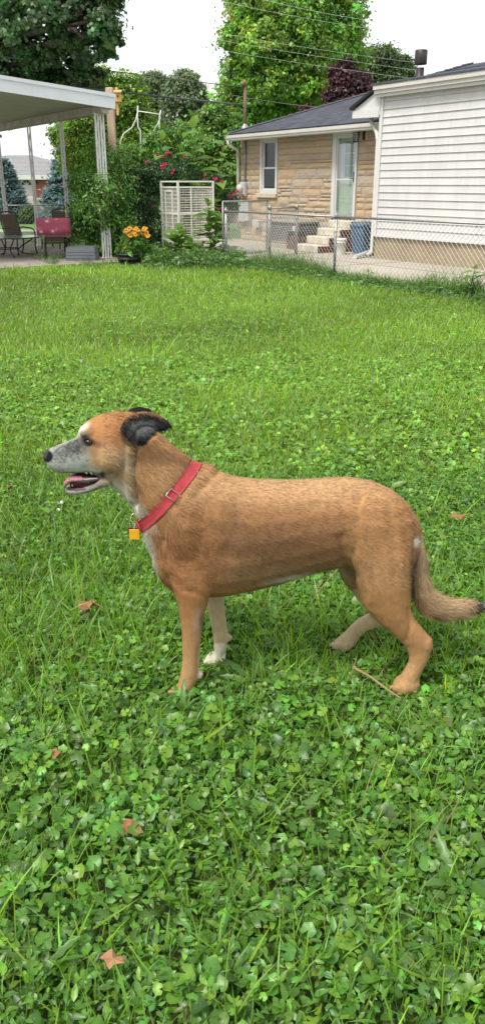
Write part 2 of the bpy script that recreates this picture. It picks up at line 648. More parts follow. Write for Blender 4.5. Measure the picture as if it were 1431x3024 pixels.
FR().box(a + t, b - t, -0.058, -0.052, zm, z1 - t).build('pane', M_glass, w)
FR().box(a + t, b - t, -0.034, -0.028, z0 + t, zm).build('pane', M_glass, w)
M_blind = mat('window_blind', (0.10, 0.13, 0.14), 0.6, var=0.1)
bl = FR()
for k in range(int((z1 - z0 - 2 * t) / 0.03)):
    zz = z0 + t + 0.015 + k * 0.03
    bl.add([(a + t, -0.13, zz), (b - t, -0.13, zz), (b - t, -0.112, zz + 0.02), (a + t, -0.112, zz + 0.02)], [(0, 1, 2, 3)])
bl.build('blind', M_blind, w)
FR().box(a + t, b - t, -0.6, -0.58, z0, z1).build('dark_room', M_dark, w)
M_sill = mat('stone_sill', (0.50, 0.44, 0.33), 0.85, var=0.1, bump=0.3)
FR().bbox(a - 0.13, b + 0.02, -0.07, 0.09, z0 - .115, z0 - .003, 0.012).build('sill', M_sill, w)

# side door behind a glass storm door
dn = empty('door', W0 + E * dr['s0'] + Vector((0, 0, dr['z0']))); dn.parent = house; dn.matrix_parent_inverse = WM[house].inverted()
a, b, z0, z1 = dr['s0'], dr['s1'], dr['z0'], dr['z1']
t = 0.13
fm = FR(); fm.box(a, a + t, -0.13, 0.045, z0, z1); fm.box(b - .06, b, -0.13, 0.045, z0, z1); fm.box(a + t, b - .06, -0.13, 0.045, z1 - .14, z1)
fm.build('door_frame', M_trim, dn)
M_door = mat('pale_green_door', (0.62, 0.66, 0.62), 0.4, var=0.03)
ia, ib, iz1 = a + t, b - .06, z1 - .14
dd = FR(); dd.box(ia, ib, -0.12, -0.085, z0, iz1)
pz = z0 + (iz1 - z0) * 0.5
for q in range(2):
    x0 = ia + .1 + q * (ib - ia - .2) / 2
    x1 = x0 + (ib - ia - .2) / 2 - .05
    for zz0, zz1 in ((z0 + .12, z0 + .38), (z0 + .46, pz - .12)):
        frame(dd, x0, x1, zz0, zz1, 0.025, -0.085, -0.078)
dd.build('door_panel', M_door, dn)
M_dglass = mat('door_glass', (0.16, 0.25, 0.23), 0.08, spec=0.6, var=0.2, scale=2)
gx0, gx1, gz0, gz1 = ia + .2, ib - .03, pz, iz1 - .1
FR().box(gx0, gx1, -0.0845, -0.081, gz0, gz1).build('pane', M_dglass, dn)
mu_ = frame(FR(), gx0 - .03, gx1 + .03, gz0 - .03, gz1 + .03, 0.045, -0.0845, -0.07)
mu_.box((gx0 + gx1) / 2 - .012, (gx0 + gx1) / 2 + .012, -0.0808, -0.071, gz0, gz1)
for k in (1, 2):
    zz = gz0 + (gz1 - gz0) * k / 3
    mu_.box(gx0, gx1, -0.0808, -0.0705, zz - .012, zz + .012)
mu_.build('glazing_bars', M_trim, dn)
st = frame(FR(), ia, ib, z0 + .01, iz1, 0.045, -0.01, 0.02)
st.box(ia + .045, ib - .045, -0.005, 0.018, pz - .05, pz - .02)
st.build('storm_door', M_trim, dn)
FR().box(ia + .045, ib - .045, 0.002, 0.006, z0 + .055, iz1 - .045).build('storm_glass', glassmat('storm_glass', (0.93, 0.96, 0.95), 0.02, 0.86), dn)
h_ = FR(); h_.bbox(ib - .042, ib - .01, 0.02, 0.05, pz - .1, pz + .14, 0.006); h_.tube([(ib - .03, .06, pz - .02), (ib - .13, .075, pz - .02)], 0.01)
h_.build('handle', M_black, dn)

# lantern beside the door
lan = empty('wall_lantern', W0 + E * dr['s1']); lan.parent = house; lan.matrix_parent_inverse = WM[house].inverted()
ls, lz = WS(1050, 402, 0.18)
lm = FR(0.18)
lm.lathe([(0.005, .17), (0.03, .15), (0.085, .10), (0.09, .085), (0.02, .084)], (ls, 0, lz), 8)
lm.lathe([(0.065, -.13), (0.07, -.115), (0.03, -.11)], (ls, 0, lz), 8)
for k in range(6):
    an = k * math.pi / 3
    lm.tube([(ls + .06 * math.cos(an), .06 * math.sin(an), lz - .12), (ls + .078 * math.cos(an), .078 * math.sin(an), lz + .09)], .007, 4)
lm.tube([(ls, 0, lz + .16), (ls + .03, -.06, lz + .2), (ls + .09, -.15, lz + .12), (ls + .09, -.18, lz + .05)], .012, 6)
lm.bbox(ls + .05, ls + .14, -.175, -.14, lz - .08, lz + .14, .01)
lm.build('lantern_body', M_black, lan)
FR(0.18).lathe([(0.05, -.11), (0.06, .08)], (ls, 0, lz), 6).build('lantern_glass', glassmat('lantern_glass', (0.85, 0.85, 0.8), 0.05, 0.7), lan)

# roof of the stone part: hip roof, soffit, fascia, gutter
OV = 0.50
gut_l = WS(664, 398, OV)
sE = gut_l[0] + 0.08
ZE = ZT + 0.13
slope = math.tan(R(19))
DEP = 9.0
rs1 = sR + 1.2
def roof_z(d): return ZE + (OV - d) * slope
ridge_d = OV - DEP / 2
def hip_s(d): return sE + (OV - d)
roof = FR()
T_ = 0.05
P0 = (sE, OV, ZE); P1 = (rs1, OV, ZE); P2 = (rs1, ridge_d, roof_z(ridge_d)); P3 = (hip_s(ridge_d), ridge_d, roof_z(ridge_d)); P4 = (sE, OV - DEP, ZE); P5 = (rs1, OV - DEP, ZE)
top = [P0, P1, P2, P3, P4, P5]
low = [(p[0], p[1], p[2] - T_) for p in top]
roof.add(top + low, [(0,1,2,3), (0,3,4), (3,2,5,4), (6,9,8,7), (6,10,9), (9,10,11,8), (0,6,7,1), (0,4,10,6), (1,7,8,2), (2,8,11,5), (4,5,11,10)])
roofo = roof.build('roof', M_shing, house)
sh = FR()
rr = random.Random(5)
rowd = 0.145
k = 0
while True:
    d0 = OV + 0.02 - k * rowd
    d1 = d0 - rowd - 0.03
    if d1 < ridge_d or k > 34: break
    x = hip_s(min(d0, OV)) + rr.uniform(0, .1) + .02
    while x < rs1 - .35:
        wd = rr.uniform(.22, .36)
        lift = rr.uniform(.012, .020)
        za, zb = roof_z(d0), roof_z(d1)
        sh.add([(x, d0, za + lift - .008), (x + wd - .008, d0, za + lift - .008), (x + wd - .008, d1, zb + .006), (x, d1, zb + .006), (x, d0, za + .001), (x + wd - .008, d0, za + .001)],
               [(0, 1, 2, 3), (4, 5, 1, 0), (4, 0, 3), (1, 5, 2)])
        x += wd
    k += 1
sho = sh.build('shingles', mat('shingle_tabs', (0.034, 0.038, 0.053), 0.9, col2=(0.072, 0.078, 0.10), scale=3.4, bump=0.5, bscale=120), roofo)
sho['kind'] = 'stuff'
hipc = FR()
p0, p3 = Vector(P0), Vector(P3)
for k in range(30):
    q0 = p0.lerp(p3, k / 30); q1 = p0.lerp(p3, (k + 1.25) / 30)
    hipc.add([(q0.x + .1, q0.y + .04, q0.z + .015), (q0.x, q0.y, q0.z + .05), (q0.x - .04, q0.y - .1, q0.z + .015), (q1.x + .1, q1.y + .04, q1.z + .005), (q1.x, q1.y, q1.z + .03), (q1.x - .04, q1.y - .1, q1.z + .005)], [(0,3,4,1), (1,4,5,2), (0,1,2)])
hipc.build('hip_cap', M_shing, roofo)
FR().box(sE + .06, rs1, -0.02, OV - .06, ZT + .012, ZT + .03).build('soffit', M_trim, house)
FR().box(sE + .04, rs1, OV - .06, OV - .035, ZT - .05, ZE - T_ - .004).build('fascia', M_trim, house)
g_ = FR()
g_.prism([(sE - .02, ZE - .16), (sR + .4, ZE - .16), (sR + .4, ZE - .05), (sE - .02, ZE - .05)], OV - .033, OV + .03)
g_.box(sE - .03, sR + .4, OV + .03, OV + .055, ZE - .11, ZE - .035)
g_.build('gutter', M_gutter, house)

def downspout(path_pts, rad, m, name='downspout'):
    return path_pts
x_, z_ = WS(672, 402, OV)
x2, z2 = WS(703, 440, 0.09)
zb = WS(701, 620, 0.09)[1]
FR().tube([(x_ + .02, OV, ZE - .16), (x_ + .02, OV - .01, ZE - .26), (x_ + .16, OV * .55, ZE - .40), (sL - .02, .10, ZE - .50), (sL - .03, .08, ZE - .62), (sL - .03, .08, 0.25)], 0.045, 8).build('downspout', M_gutter, house, True)

# electric mast, conduit, meter and grey service boxes at the wall's far end
mb_ = FR(); ms, mz = WS(723, 372, 0.1)
mtop = WS(723, 252, 0.1)[1]
mb_.tube([(ms, .1, ZE), (ms, .1, mtop), ], .042, 8)
mb_.tube([(ms, .1, mtop), (ms, .16, mtop + .05), (ms, .22, mtop)], [.06, .065, .04], 8)
M_rust = mat('rusty_mast', (0.22, 0.12, 0.09), 0.8, var=0.3, scale=6)
mo = mb_.build('service_mast', M_rust, house, True)
FR().lathe([(0.12, 0), (0.11, .03), (0.06, .1), (0.05, .12)], (ms, .1, roof_z(.1)), 10).build('mast_flashing', M_galv, mo)
cs, cz = WS(723, 450, 0.06)
FR().tube([(cs, .06, ZT), (cs, .06, WS(723, 545, .06)[1])], .032, 8).build('conduit', M_galv, house, True)
me_s, me_z = WS(716, 556, .1)
mt = FR(); mt.bbox(me_s - .14, me_s + .14, 0.02, .14, me_z - .22, me_z + .16, .02)
mto = mt.build('meter_box', mat('grey_box', (0.45, 0.45, 0.43), 0.5, var=0.08), house)
md = MB(W0 + E * (me_s - .02) + MN * .14 + Vector((0, 0, me_z)), E, Vector((0, 0, 1)), MN)
md.lathe([(.10, 0), (.11, .03), (.10, .09), (.07, .12)], (0, 0, 0), 14)
md.build('meter_dial', mat('meter_glass', (0.55, 0.55, 0.5), 0.2, spec=0.6), mto, True)
for (u0, u1, v0, v1) in ((703, 721, 593, 655), (719, 732, 593, 653), (745, 763, 650, 672)):
    a_, zt_ = WS(u0, v0, .15); b_, zb_ = WS(u1, v1, .15)
    FR().bbox(a_, b_, .02, .16, zb_, zt_, .012).build('service_box', MATS['grey_box'], house)

# white wing: foundation, siding planks, corner trim, eave
sC = (G(1097, 763) - W0).dot(E)
sX = sC + 9.0
zF = WS(1100, 693, DS)[1]
OW = 0.12
zW = WS(1127, 250, DS + OW + .08)[1] - 0.145
FR().box(sC, sX, -3, DS - .05, 0, zF + .02).build('foundation', M_found, house)
core = FR(); core.box(sC + .03, sX, -3, DS - .06, zF + .02, zW)
wing = core.build('wing_wall', M_trim, house)
nrow = 19
ph = (zW - zF) / nrow
jr = random.Random(9)
def plank(a, b, z):
    m_ = FR()
    m_.add([(a, DS - .052, z), (b, DS - .052, z), (b, DS - .004, z), (a, DS - .004, z), (a, DS - .012, z + .012), (b, DS - .012, z + .012),
            (a, DS - .024, z + ph - .002), (b, DS - .024, z + ph - .002), (a, DS - .052, z + ph), (b, DS - .052, z + ph), (a, DS - .001, z + .006), (b, DS - .001, z + .006)],
           [(0,1,2,3), (3,2,11,10), (10,11,5,4), (4,5,7,6), (6,7,9,8), (0,3,10,4,6,8), (1,9,7,5,11,2)])
    return m_.build('siding_plank', M_siding, wing)
for k in range(nrow):
    z = zF + k * ph
    x = sC + .09
    cuts = sorted([sC + jr.uniform(.8, 3.6)] + [sC + jr.uniform(4.2, 8)])
    for c_ in cuts + [sX]:
        plank(x, c_ - .002, z)
        x = c_
ct = FR(); ct.box(sC - .005, sC + .085, DS - .1, DS + .012, zF - .03, zW); ct.box(sC - .005, sC + .006, -.2, DS - .1, zF - .03, zW)
ct.build('corner_trim', M_trim, house)
FR().box(sC + .085, sX, DS - .055, DS + .006, zF - .035, zF + .004).build('starter_strip', M_trim, house)
# eave of the wing with its boxed return at the left end
fa = FR(); fa.box(sC - .02, sX, DS - .06, DS + OW - .03, zW - .005, zW + .02); fa.box(sC - .02, sX, DS + OW - .03, DS + OW, zW - .06, zW + .12)
fa.build('eave_board', M_trim, house)
gw = FR(); gw.prism([(sC - .03, zW + .0), (sX, zW + .0), (sX, zW + .13), (sC - .03, zW + .13)], DS + OW + .002, DS + OW + .05)
gw.box(sC - .03, sX, DS + OW + .05, DS + OW + .085, zW + .07, zW + .145)
gw.build('gutter', M_gutter, house)
rt = FR()
rz0, rz1 = zW + .15, zW + .15 + .35
rt.add([(sC - .1, DS + OW + .1, rz0), (sX, DS + OW + .1, rz0), (sX, DS - 3.6, rz0 + .62), (sC - .1, DS - 3.6, rz0 + .62), (sC - .1, DS + OW + .1, rz0 + .035), (sX, DS + OW + .1, rz0 + .035), (sX, DS - 3.6, rz0 + .66), (sC - .1, DS - 3.6, rz0 + .66)],
       [(0,3,2,1), (4,5,6,7), (0,1,5,4), (1,2,6,5), (2,3,7,6), (3,0,4,7)])
rt.build('wing_roof', M_shing, house)
# boxed gable return
l0, lzb = WS(1047, 344, DS)
l0t = WS(1047, 326, DS)[1]
rb = FR()
rb.prism([(l0, lzb), (sC + .02, lzb - .02), (sC + .02, zW + .12), (l0, l0t)], -.02, DS + .03)
rb.build('eave_return', M_trim, house)
rb = FR()
rb.prism([(l0 - .03, lzb - .04), (sC + .0, lzb - .06), (sC + .0, lzb + .10), (l0 - .03, lzb + .10)], DS + .032, DS + .05)
rb.build('return_board', M_trim, house)
rk = FR()
rk.prism([(l0 - .08, l0t - .0), (sC + .0, zW + .13), (sC + .0, zW + .18), (l0 - .08, l0t + .055)], -.4, DS + .10)
rk.build('rake_edge', M_black, house)
FR().tube([(l0 + .25, DS - .25, lzb - .02), (l0 + .26, DS - .25, lzb - .12), (sC - .18, DS - .10, lzb - .34), (sC - .09, DS - .06, lzb - .50), (sC - .09, DS - .06, 0.12), (sC - .12, DS + .05, .06)], .045, 8).build('downspout', M_gutter, house, True)
spl = FR(); q = WS(1046, 760, DS + .6); q2 = WS(1094, 742, DS + .1)
spl = MB(); A_ = G(1047, 759, .05); B_ = G(1094, 742, .1)
spl.tube([tuple(B_), tuple(A_)], .045, 8)
ext = spl.build('downspout_extension', M_trim); tag(ext, 'white plastic downspout extension lying on the drive by the blue bin', 'drain pipe')
# flue on the wing roof and a dark ridge behind it
vs_, vz_ = WS(1237, 232, DS - 1.2)
fl = FR(DS - 1.2)
ftop = WS(1240, 148, DS - 1.2)[1]
fl.lathe([(.14, 0), (.13, .05), (.085, .08), (.085, ftop - vz_ - .28)], (vs_, 0, vz_ - .05), 14)
fl.lathe([(.085, -.5), (.086, 0)], (vs_, 0, vz_ - .05), 14)
fl.lathe([(.125, 0), (.13, .01), (.13, .26), (.12, .27)], (vs_, 0, ftop - .27), 14)
fl.build('flue', mat('dark_flue', (0.045, 0.035, 0.035), 0.45, metal=0.4, var=0.4, scale=7), house, True)
rs_, rz_ = WS(1262, 222, -3.0)
FR().prism([(rs_ - .3, rz_ - 1.6), (rs_ - .3, rz_ - .8), (rs_ + 3.2, rz_ - 1.6), (rs_ + 2.6, rz_ + .02), (rs_ + 1.3, rz_ + .05), (rs_ + .1, rz_ + .02)], -7, -3).build('rear_roof', M_shing, house)

# ------------------------------------------------------------------ by the wall: steps, condenser, crate, bucket, bin
stp = empty('door_steps', STEP_C, 'white painted stone steps with maroon sides below the side door', 'steps')
M_wst = mat('white_painted_stone', (0.66, 0.63, 0.54), 0.8, col2=(0.42, 0.36, 0.26), scale=7, bump=0.8, bscale=14)
M_maroon = mat('maroon_paint', (0.10, 0.012, 0.016), 0.55, var=0.15)
sw = (G(865, 742) - STEP_C).length
ztop = dr['z0'] - .03
hs_ = ztop / 4
fr_s = MB(STEP_C, -E, -MN)                # x to the left along the wall, y towards the wall
run = 1.28 / 4
for k in range(4):
    y0 = k * run
    s_ = MB(STEP_C, -E, -MN)
    s_.bbox(0.012, sw, y0, 1.28, k * hs_ + (0.001 if k else 0), (k + 1) * hs_, .018)
    s_.build('step', M_wst, stp)
    MB(STEP_C, -E, -MN).box(0, 0.011, y0 + .01, 1.28, k * hs_ + .004, (k + 1) * hs_ - .02).build('maroon_side', M_maroon, stp)

ac = empty('air_conditioner', W0, 'grey louvred air conditioner condenser against the stone wall', 'air conditioner')
M_ac = mat('condenser_grey', (0.27, 0.25, 0.22), 0.5, var=0.1)
a0, at_ = WS(797, 650, .95); a1, _ = WS(880, 650, .95)
a1 = a0 + (a1 - a0) * 1.0
zb_ = 0.10
zt_ = WS(830, 650, .95)[1]
FR().bbox(a0 - .05, a1 + .05, .22, 1.0, 0, zb_, .01).build('pad', M_conc, ac)
FR().box(a0 + .03, a1 - .03, .31, .92, zb_ + .05, zt_ - .05).build('coil', mat('dark_coil', (0.05, 0.05, 0.05), 0.6, var=0.3, scale=30), ac)
ab = FR(); ab.bbox(a0, a1, .28, .95, zb_ + .002, zb_ + .07, .01); ab.build('base_pan', M_ac, ac)
FR().bbox(a0, a1, .28, .95, zt_ - .07, zt_, .02).build('top_cover', M_ac, ac)
for (x, y) in ((a0, .28), (a0, .91), (a1 - .05, .28), (a1 - .05, .91)):
    FR().box(x + .001, x + .049, y + .001, y + .039, zb_ + .07, zt_ - .07).build('corner_post', M_ac, ac)
lv = FR(); lv.box(0, 1, -.012, .012, 0, .012)
for k in range(int((zt_ - zb_ - .2) / .04)):
    zz = zb_ + .09 + k * .04
    l_ = FR(); l_.box(a0 + .05, a1 - .05, .935, .952, zz, zz + .016); l_.box(a1 - .02, a1 - .005, .33, .90, zz, zz + .016)
    l_.build('louvre', M_ac, ac)
FR().box(a1 - .23, a1 - .10, .953, .957, zt_ - .40, zt_ - .12).build('data_plate', M_trim, ac)

ck = empty('brown_crate', W0, 'brown slatted wooden crate with black pots beside the white steps', 'crate')
c0, _ = WS(845, 715, 1.1); c1, _ = WS(893, 715, 1.1)
M_cr = mat('brown_wood', (0.13, 0.06, 0.03), 0.7, var=0.3, scale=4, stretch=(1, 1, 8))
ch_ = WS(870, 699, 1.1)[1]
for k in range(3):
    z_0 = .02 + k * (ch_ / 3)
    cb = FR(); cb.box(c0, c1, 1.08, 1.10, z_0, z_0 + ch_ / 3 - .015); cb.box(c1 - .02, c1, 1.01, 1.0795, z_0, z_0 + ch_ / 3 - .015); cb.box(c0, c0 + .02, 1.01, 1.0795, z_0, z_0 + ch_ / 3 - .015)
    cb.build('slat', M_cr, ck)
cb = FR(); cb.box(c0 + .02, c1 - .02, 1.005, 1.02, 0.0, ch_); cb.build('back_board', M_cr, ck)
for k in range(3):
    x = c0 + .1 + k * (c1 - c0 - .2) / 2
    FR(1.05).lathe([(.05, .02), (.07, ch_ + .1), (.075, ch_ + .12), (.06, ch_ + .12)], (x, 0, 0), 12).build('black_pot', M_black, ck, True)

bk = empty('bucket', G(1006, 751), 'white plastic bucket with yellow label beside the steps', 'bucket')
bp_ = G(1002, 752)
bh = 44 * mpp(bp_.y) * 1.06; br = 19 * mpp(bp_.y)
mbk = MB(bp_)
mbk.lathe([(br * .84, 0), (br * .86, .01), (br * .97, bh * .76), (br * 1.06, bh * .765), (br * 1.06, bh * .80), (br * .985, bh * .805), (br, bh * .88), (br * 1.08, bh * .885), (br * 1.08, bh * .98), (br * 1.04, bh), (br * .98, bh), (br * .95, bh * .9), (br * .8, .03)], (0, 0, 0), 24)
M_bk = mat('bucket_plastic', (0.72, 0.72, 0.68), 0.4, var=0.05)
mbk.build('pail', M_bk, bk, True)
lb = MB(bp_)
pts, fs = [], []
for i in range(7):
    an = R(-100) + R(60) * i / 6
    for rr_, zz in ((br * .925 + .004, bh * .42), (br * .97 + .004, bh * .60)):
        pts.append((rr_ * math.cos(an), rr_ * math.sin(an), zz))
for i in range(6): fs.append((i*2, i*2+2, i*2+3, i*2+1))
lb.add(pts, fs).build('label_sticker', mat('yellow_sticker', (0.45, 0.30, 0.08), 0.5, col2=(0.7, 0.62, 0.4), scale=30), bk)
MB(bp_).tube([(br * 1.08, 0, bh * .84), (br * .8, -br * .75, bh * .62), (0, -br * 1.16, bh * .5), (-br * .8, -br * .75, bh * .62), (-br * 1.08, 0, bh * .84)], .004, 5).build('handle', M_galv, bk)

tb = empty('trash_bin', W0, 'blue wheeled trash bin standing at the corner of the white wing', 'bin')
tp = G(1071, 754)
tw = 58 * mpp(tp.y) / 1.0
zt_ = PY(1071, 654, tp.y)[2]
M_blue = mat('blue_plastic', (0.052, 0.115, 0.20), 0.45, var=0.1, scale=5)
fo = MB(tp, E, MN)
hw = tw * .52
def taper(mb, x0, x1, y0, y1, z0, x2, x3, y2, y3, z1):
    mb.add([(x0,y0,z0),(x1,y0,z0),(x1,y1,z0),(x0,y1,z0),(x2,y2,z1),(x3,y2,z1),(x3,y3,z1),(x2,y3,z1)], [(0,3,2,1),(4,5,6,7),(0,1,5,4),(1,2,6,5),(2,3,7,6),(3,0,4,7)])
    return mb
taper(fo, -hw*.8, hw*.8, -hw*.8, hw*.75, .04, -hw, hw, -hw, hw, zt_ * .86)
fo.bbox(-hw*1.08, hw*1.08, -hw*1.08, hw*1.1, zt_*.845, zt_*.89, .012)
for x in (-.55, 0, .55): taper(fo, hw*(x-.12), hw*(x+.12), hw*.7, hw*.80, .12, hw*(x-.12), hw*(x+.12), hw*.9, hw*1.02, zt_*.62)
fo.build('bin_body', M_blue, tb)
ld = MB(tp, E, MN)
ld.add([(-hw*1.1,-hw*1.12,zt_*.892),(hw*1.1,-hw*1.12,zt_*.892),(hw*1.1,hw*1.16,zt_*.892),(-hw*1.1,hw*1.16,zt_*.892),(-hw*.95,-hw*.9,zt_*.97),(hw*.95,-hw*.9,zt_*.97),(hw*.95,hw*.9,zt_*.95),(-hw*.95,hw*.9,zt_*.95),(-hw*.5,-hw*.4,zt_),(hw*.5,-hw*.4,zt_),(hw*.5,hw*.4,zt_*.985),(-hw*.5,hw*.4,zt_*.985)],
       [(0,3,2,1),(0,1,5,4),(1,2,6,5),(2,3,7,6),(3,0,4,7),(4,5,9,8),(5,6,10,9),(6,7,11,10),(7,4,8,11),(8,9,10,11)])
ld.build('lid', M_blue, tb)
MB(tp, E, MN).tube([(-hw*.8, -hw*1.2, zt_*.86), (hw*.8, -hw*1.2, zt_*.86)], .016, 6).build('handle_bar', M_blue, tb)
for x in (-.86, .86):
    wl_ = MB(tp + E * (hw*x - .02), Vector((0,0,1)), MN, E)
    wl_.lathe([(.03, 0), (.085, .003), (.095, .02), (.085, .037), (.03, .04)], (.096, -hw*.8, 0), 16)
    wl_.build('wheel', M_black, tb, True)

# ------------------------------------------------------------------ chain-link fences
def wire_zig(mb, P0, P1, z0, z1, p=0.045, r=0.0032):
    """woven diamonds between two ground points"""
    d = (P1 - P0)
    L = d.length
    d = d / L
    nn = Vector((-d.y, d.x, 0)) * 0.003
    n = int(L / p)
    m = int((z1 - z0) / p)
    for k in range(n):
        path = []
        for j in range(m + 1):
            o = (k + (j + k) % 2) * p
            side = 1 if (j + k) % 2 else -1
            path.append(P0 + d * o + nn * side + Vector((0, 0, z0 + j * p)))
        base = len(mb.v)
        for q in path:
            mb.v += [q + d * r + nn * 0.0, q - d * (r * .5) + nn.normalized() * (r * .87), q - d * (r * .5) - nn.normalized() * (r * .87)]
        for j in range(m):
            for a in range(3):
                b = (a + 1) % 3
                mb.f.append((base+j*3+a, base+j*3+b, base+j*3+3+b, base+j*3+3+a))
    # barbs along the top
    for k in range(n):
        q = P0 + d * ((k + .5) * p * 1) + Vector((0, 0, z1))
        mb.tube([q - d * .012 + Vector((0,0,-.01)), q + d * .008 + Vector((0,0,.022))], r, 3, False)
    return mb

FH = PY(985, 640, FENCE_P.y)[2]
def fence(name, pts, h, label, rail_r=.017, post_r=.024, mesh_h=None, p=.045, group=None):
    f = empty(name, pts[0], label, 'fence', group)
    for i, q in enumerate(pts):
        big = 1.25 if i in (0, len(pts) - 1) else 1.0
        pm = MB(q)
        pm.tube([(0, 0, -.05), (0, 0, h + .02)], post_r * big, 10)
        po = pm.build('post', M_galv, f, True)
        cp = MB(q); cp.lathe([(post_r*big*1.25, h - .03), (post_r*big*1.3, h + .02), (post_r*big, h + .045), (.012, h + .06), (.016, h + .075), (.004, h + .085)], (0,0,0), 10)
        cp.build('post_cap', M_galv, po, True)
        bd = MB(q)
        for zz in (h*.25, h*.5, h*.75): bd.lathe([(post_r*big*1.15, zz), (post_r*big*1.15, zz + .02)], (0,0,0), 8)
        bd.build('tie_band', M_galv, po)
    for i in range(len(pts) - 1):
        MB().tube([pts[i] + Vector((0,0,h)), pts[i+1] + Vector((0,0,h))], rail_r, 8).build('top_rail', M_galv, f, True)
        wm_ = wire_zig(MB(), pts[i], pts[i+1], .03, h - .0, p)
        wm_.build('wire_mesh', M_wire, f)
    return f
U = -E
SP_ = (G(667, 774) - FENCE_P).length
SP_ = abs((WS(667, 700, DF)[0] - SF))
fpts = [FENCE_P + U * SP_, FENCE_P, FENCE_P - U * SP_, FENCE_P - U * SP_ * 2, FENCE_P - U * SP_ * 3]
fence('chain_link_fence', fpts, FH, 'long galvanised chain-link fence between the lawn and the concrete drive')

# open gate leaf and the short return fence by the condenser
ga = FENCE_P + U * (SP_ + .12)
gb_r = ray(787, 640); 
gd = 20.6 / 18.9
g1 = PY(787, 700, ga.y + 1.3); g1.z = 0
gt = empty('chain_link_gate', ga, 'open chain-link gate leaf swung in front of the grey service boxes', 'gate')
gz1 = PY(787, 592, g1.y)[2]
gf_ = MB()
za_ = .12
for q0, q1 in (((ga, za_), (ga, gz1)), ((g1, za_), (g1, gz1)), ((ga, za_), (g1, za_)), ((ga, gz1), (g1, gz1))):
    gf_.tube([q0[0] + Vector((0,0,q0[1])), q1[0] + Vector((0,0,q1[1]))], .016, 8)
gf_.build('gate_frame', M_galv, gt, True)
wire_zig(MB(), ga, g1, za_, gz1 - .02).build('wire_mesh', M_wire, gt)
hg = MB()
for zz in (.3, .75): MB().lathe([(.034, zz), (.034, zz + .05)], tuple(ga), 8).build('hinge', M_galv, gt)
r0 = PY(795, 700, g1.y + .15); r0.z = 0
r1 = PY(874, 700, g1.y + .9); r1.z = 0
fence('return_fence', [r0, r1], PY(834, 614, (r0.y + r1.y) / 2)[2], 'short chain-link fence panel in front of the air conditioner', .017, .027)
# ------------------------------------------------------------------ patio slab and aluminium patio cover
KB = G(325, 768)
MNl, Ul = MN, -E                              # a: left and nearer, b: left and away
def KF(): return MB(KB, MNl, Ul)
tag(KF().box(-.25, 12, -1.05, 9, -.05, .05).build('patio_slab', M_slab), kind='structure')

cov = empty('patio_cover', KB, 'white aluminium patio cover on slim ornamental posts beside the lawn', 'patio cover')
zK = PY(338, 322, KB.y - .1)[2]
slp = (PY(0, 268, KB.y - 1.3)[2] - zK) / 2.4
zr = lambda a: zK + (a + .2) * slp
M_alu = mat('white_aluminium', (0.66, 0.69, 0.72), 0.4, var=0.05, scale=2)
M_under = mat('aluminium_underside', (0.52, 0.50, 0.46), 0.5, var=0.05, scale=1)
A0, A1, B0, B1 = -.20, 9.0, -.25, 7.6
FT = 0.26
def slab(mb, a0, a1, b0, b1, lo, hi):
    mb.add([(a0,b0,zr(a0)+lo),(a1,b0,zr(a1)+lo),(a1,b1,zr(a1)+lo),(a0,b1,zr(a0)+lo),(a0,b0,zr(a0)+hi),(a1,b0,zr(a1)+hi),(a1,b1,zr(a1)+hi),(a0,b1,zr(a0)+hi)],
           [(0,3,2,1),(4,5,6,7),(0,1,5,4),(1,2,6,5),(2,3,7,6),(3,0,4,7)])
    return mb
def fascia(a0, a1, b0, b1):
    m_ = slab(KF(), a0, a1, b0, b1, 0.0, FT)
    slab(m_, a0 - .012, a1 + (.012 if a1 - a0 < .2 else 0), b0 - .012, b1 + .012, FT - .055, FT + .01)
    return m_
fascia(A0, A1, B0, B0 + .05).build('front_fascia', M_alu, cov)
fascia(A0, A0 + .05, B0 + .06, B1).build('side_fascia', M_alu, cov)
slab(KF(), A0 + .051, A1, B0 + .051, B1, .19, .215).build('roof_sheet', M_alu, cov)
pan = 0.30
k = 0
b_ = B0 + .06
while b_ < B1 - pan:                          # pan panels run down the slope
    p_ = KF()
    prof = [(0, .185), (.012, .06), (.10, .06), (.112, .10), (.17, .10), (.182, .06), (pan - .018, .06), (pan - .006, .185)]
    pts = [(A0 + .055, b_ + y, zr(A0 + .055) + z) for y, z in prof] + [(A1, b_ + y, zr(A1) + z) for y, z in prof]
    n_ = len(prof)
    p_.add(pts, [(i, i + 1, n_ + i + 1, n_ + i) for i in range(n_ - 1)])
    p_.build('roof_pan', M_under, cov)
    b_ += pan
M_beam = mat('painted_beam', (0.50, 0.47, 0.42), 0.6, col2=(0.30, 0.24, 0.18), scale=4)
slab(KF(), -.07, .07, B0 + .06, B1 - .1, -.10, .055).build('beam', M_beam, cov)

M_post = mat('peeling_white_paint', (0.60, 0.60, 0.57), 0.6, col2=(0.74, 0.74, 0.72), scale=12)
def post(a, b):
    zt = zr(a) - .101
    p = KF()
    wv = .030
    for s_ in (-1, 1):
        p.box(a + s_ * wv - .015, a + s_ * wv + .015, b - .015, b + .015, 0.05, zt)
    p.box(a - .06, a + .06, b - .05, b + .05, .045, .065)
    p.box(a - .06, a + .06, b - .04, b + .04, zt - .012, zt + .0)
    po = p.build('post', M_post, cov)
    sc_ = KF()
    z = .2
    path = []
    while z < zt - .1:
        path.append((a + .016 * math.sin(z * 11.0), b, z))
        z += .06
    sc_.tube(path, .012, 5)
    sc_.build('scroll', M_post, po)
for b_ in (.0, 2.25, 4.4, 6.9):
    post(0.0, b_)
post(.115, .0)
for b_ in (0.2, 3.6, 6.9):
    post(8.6, b_)

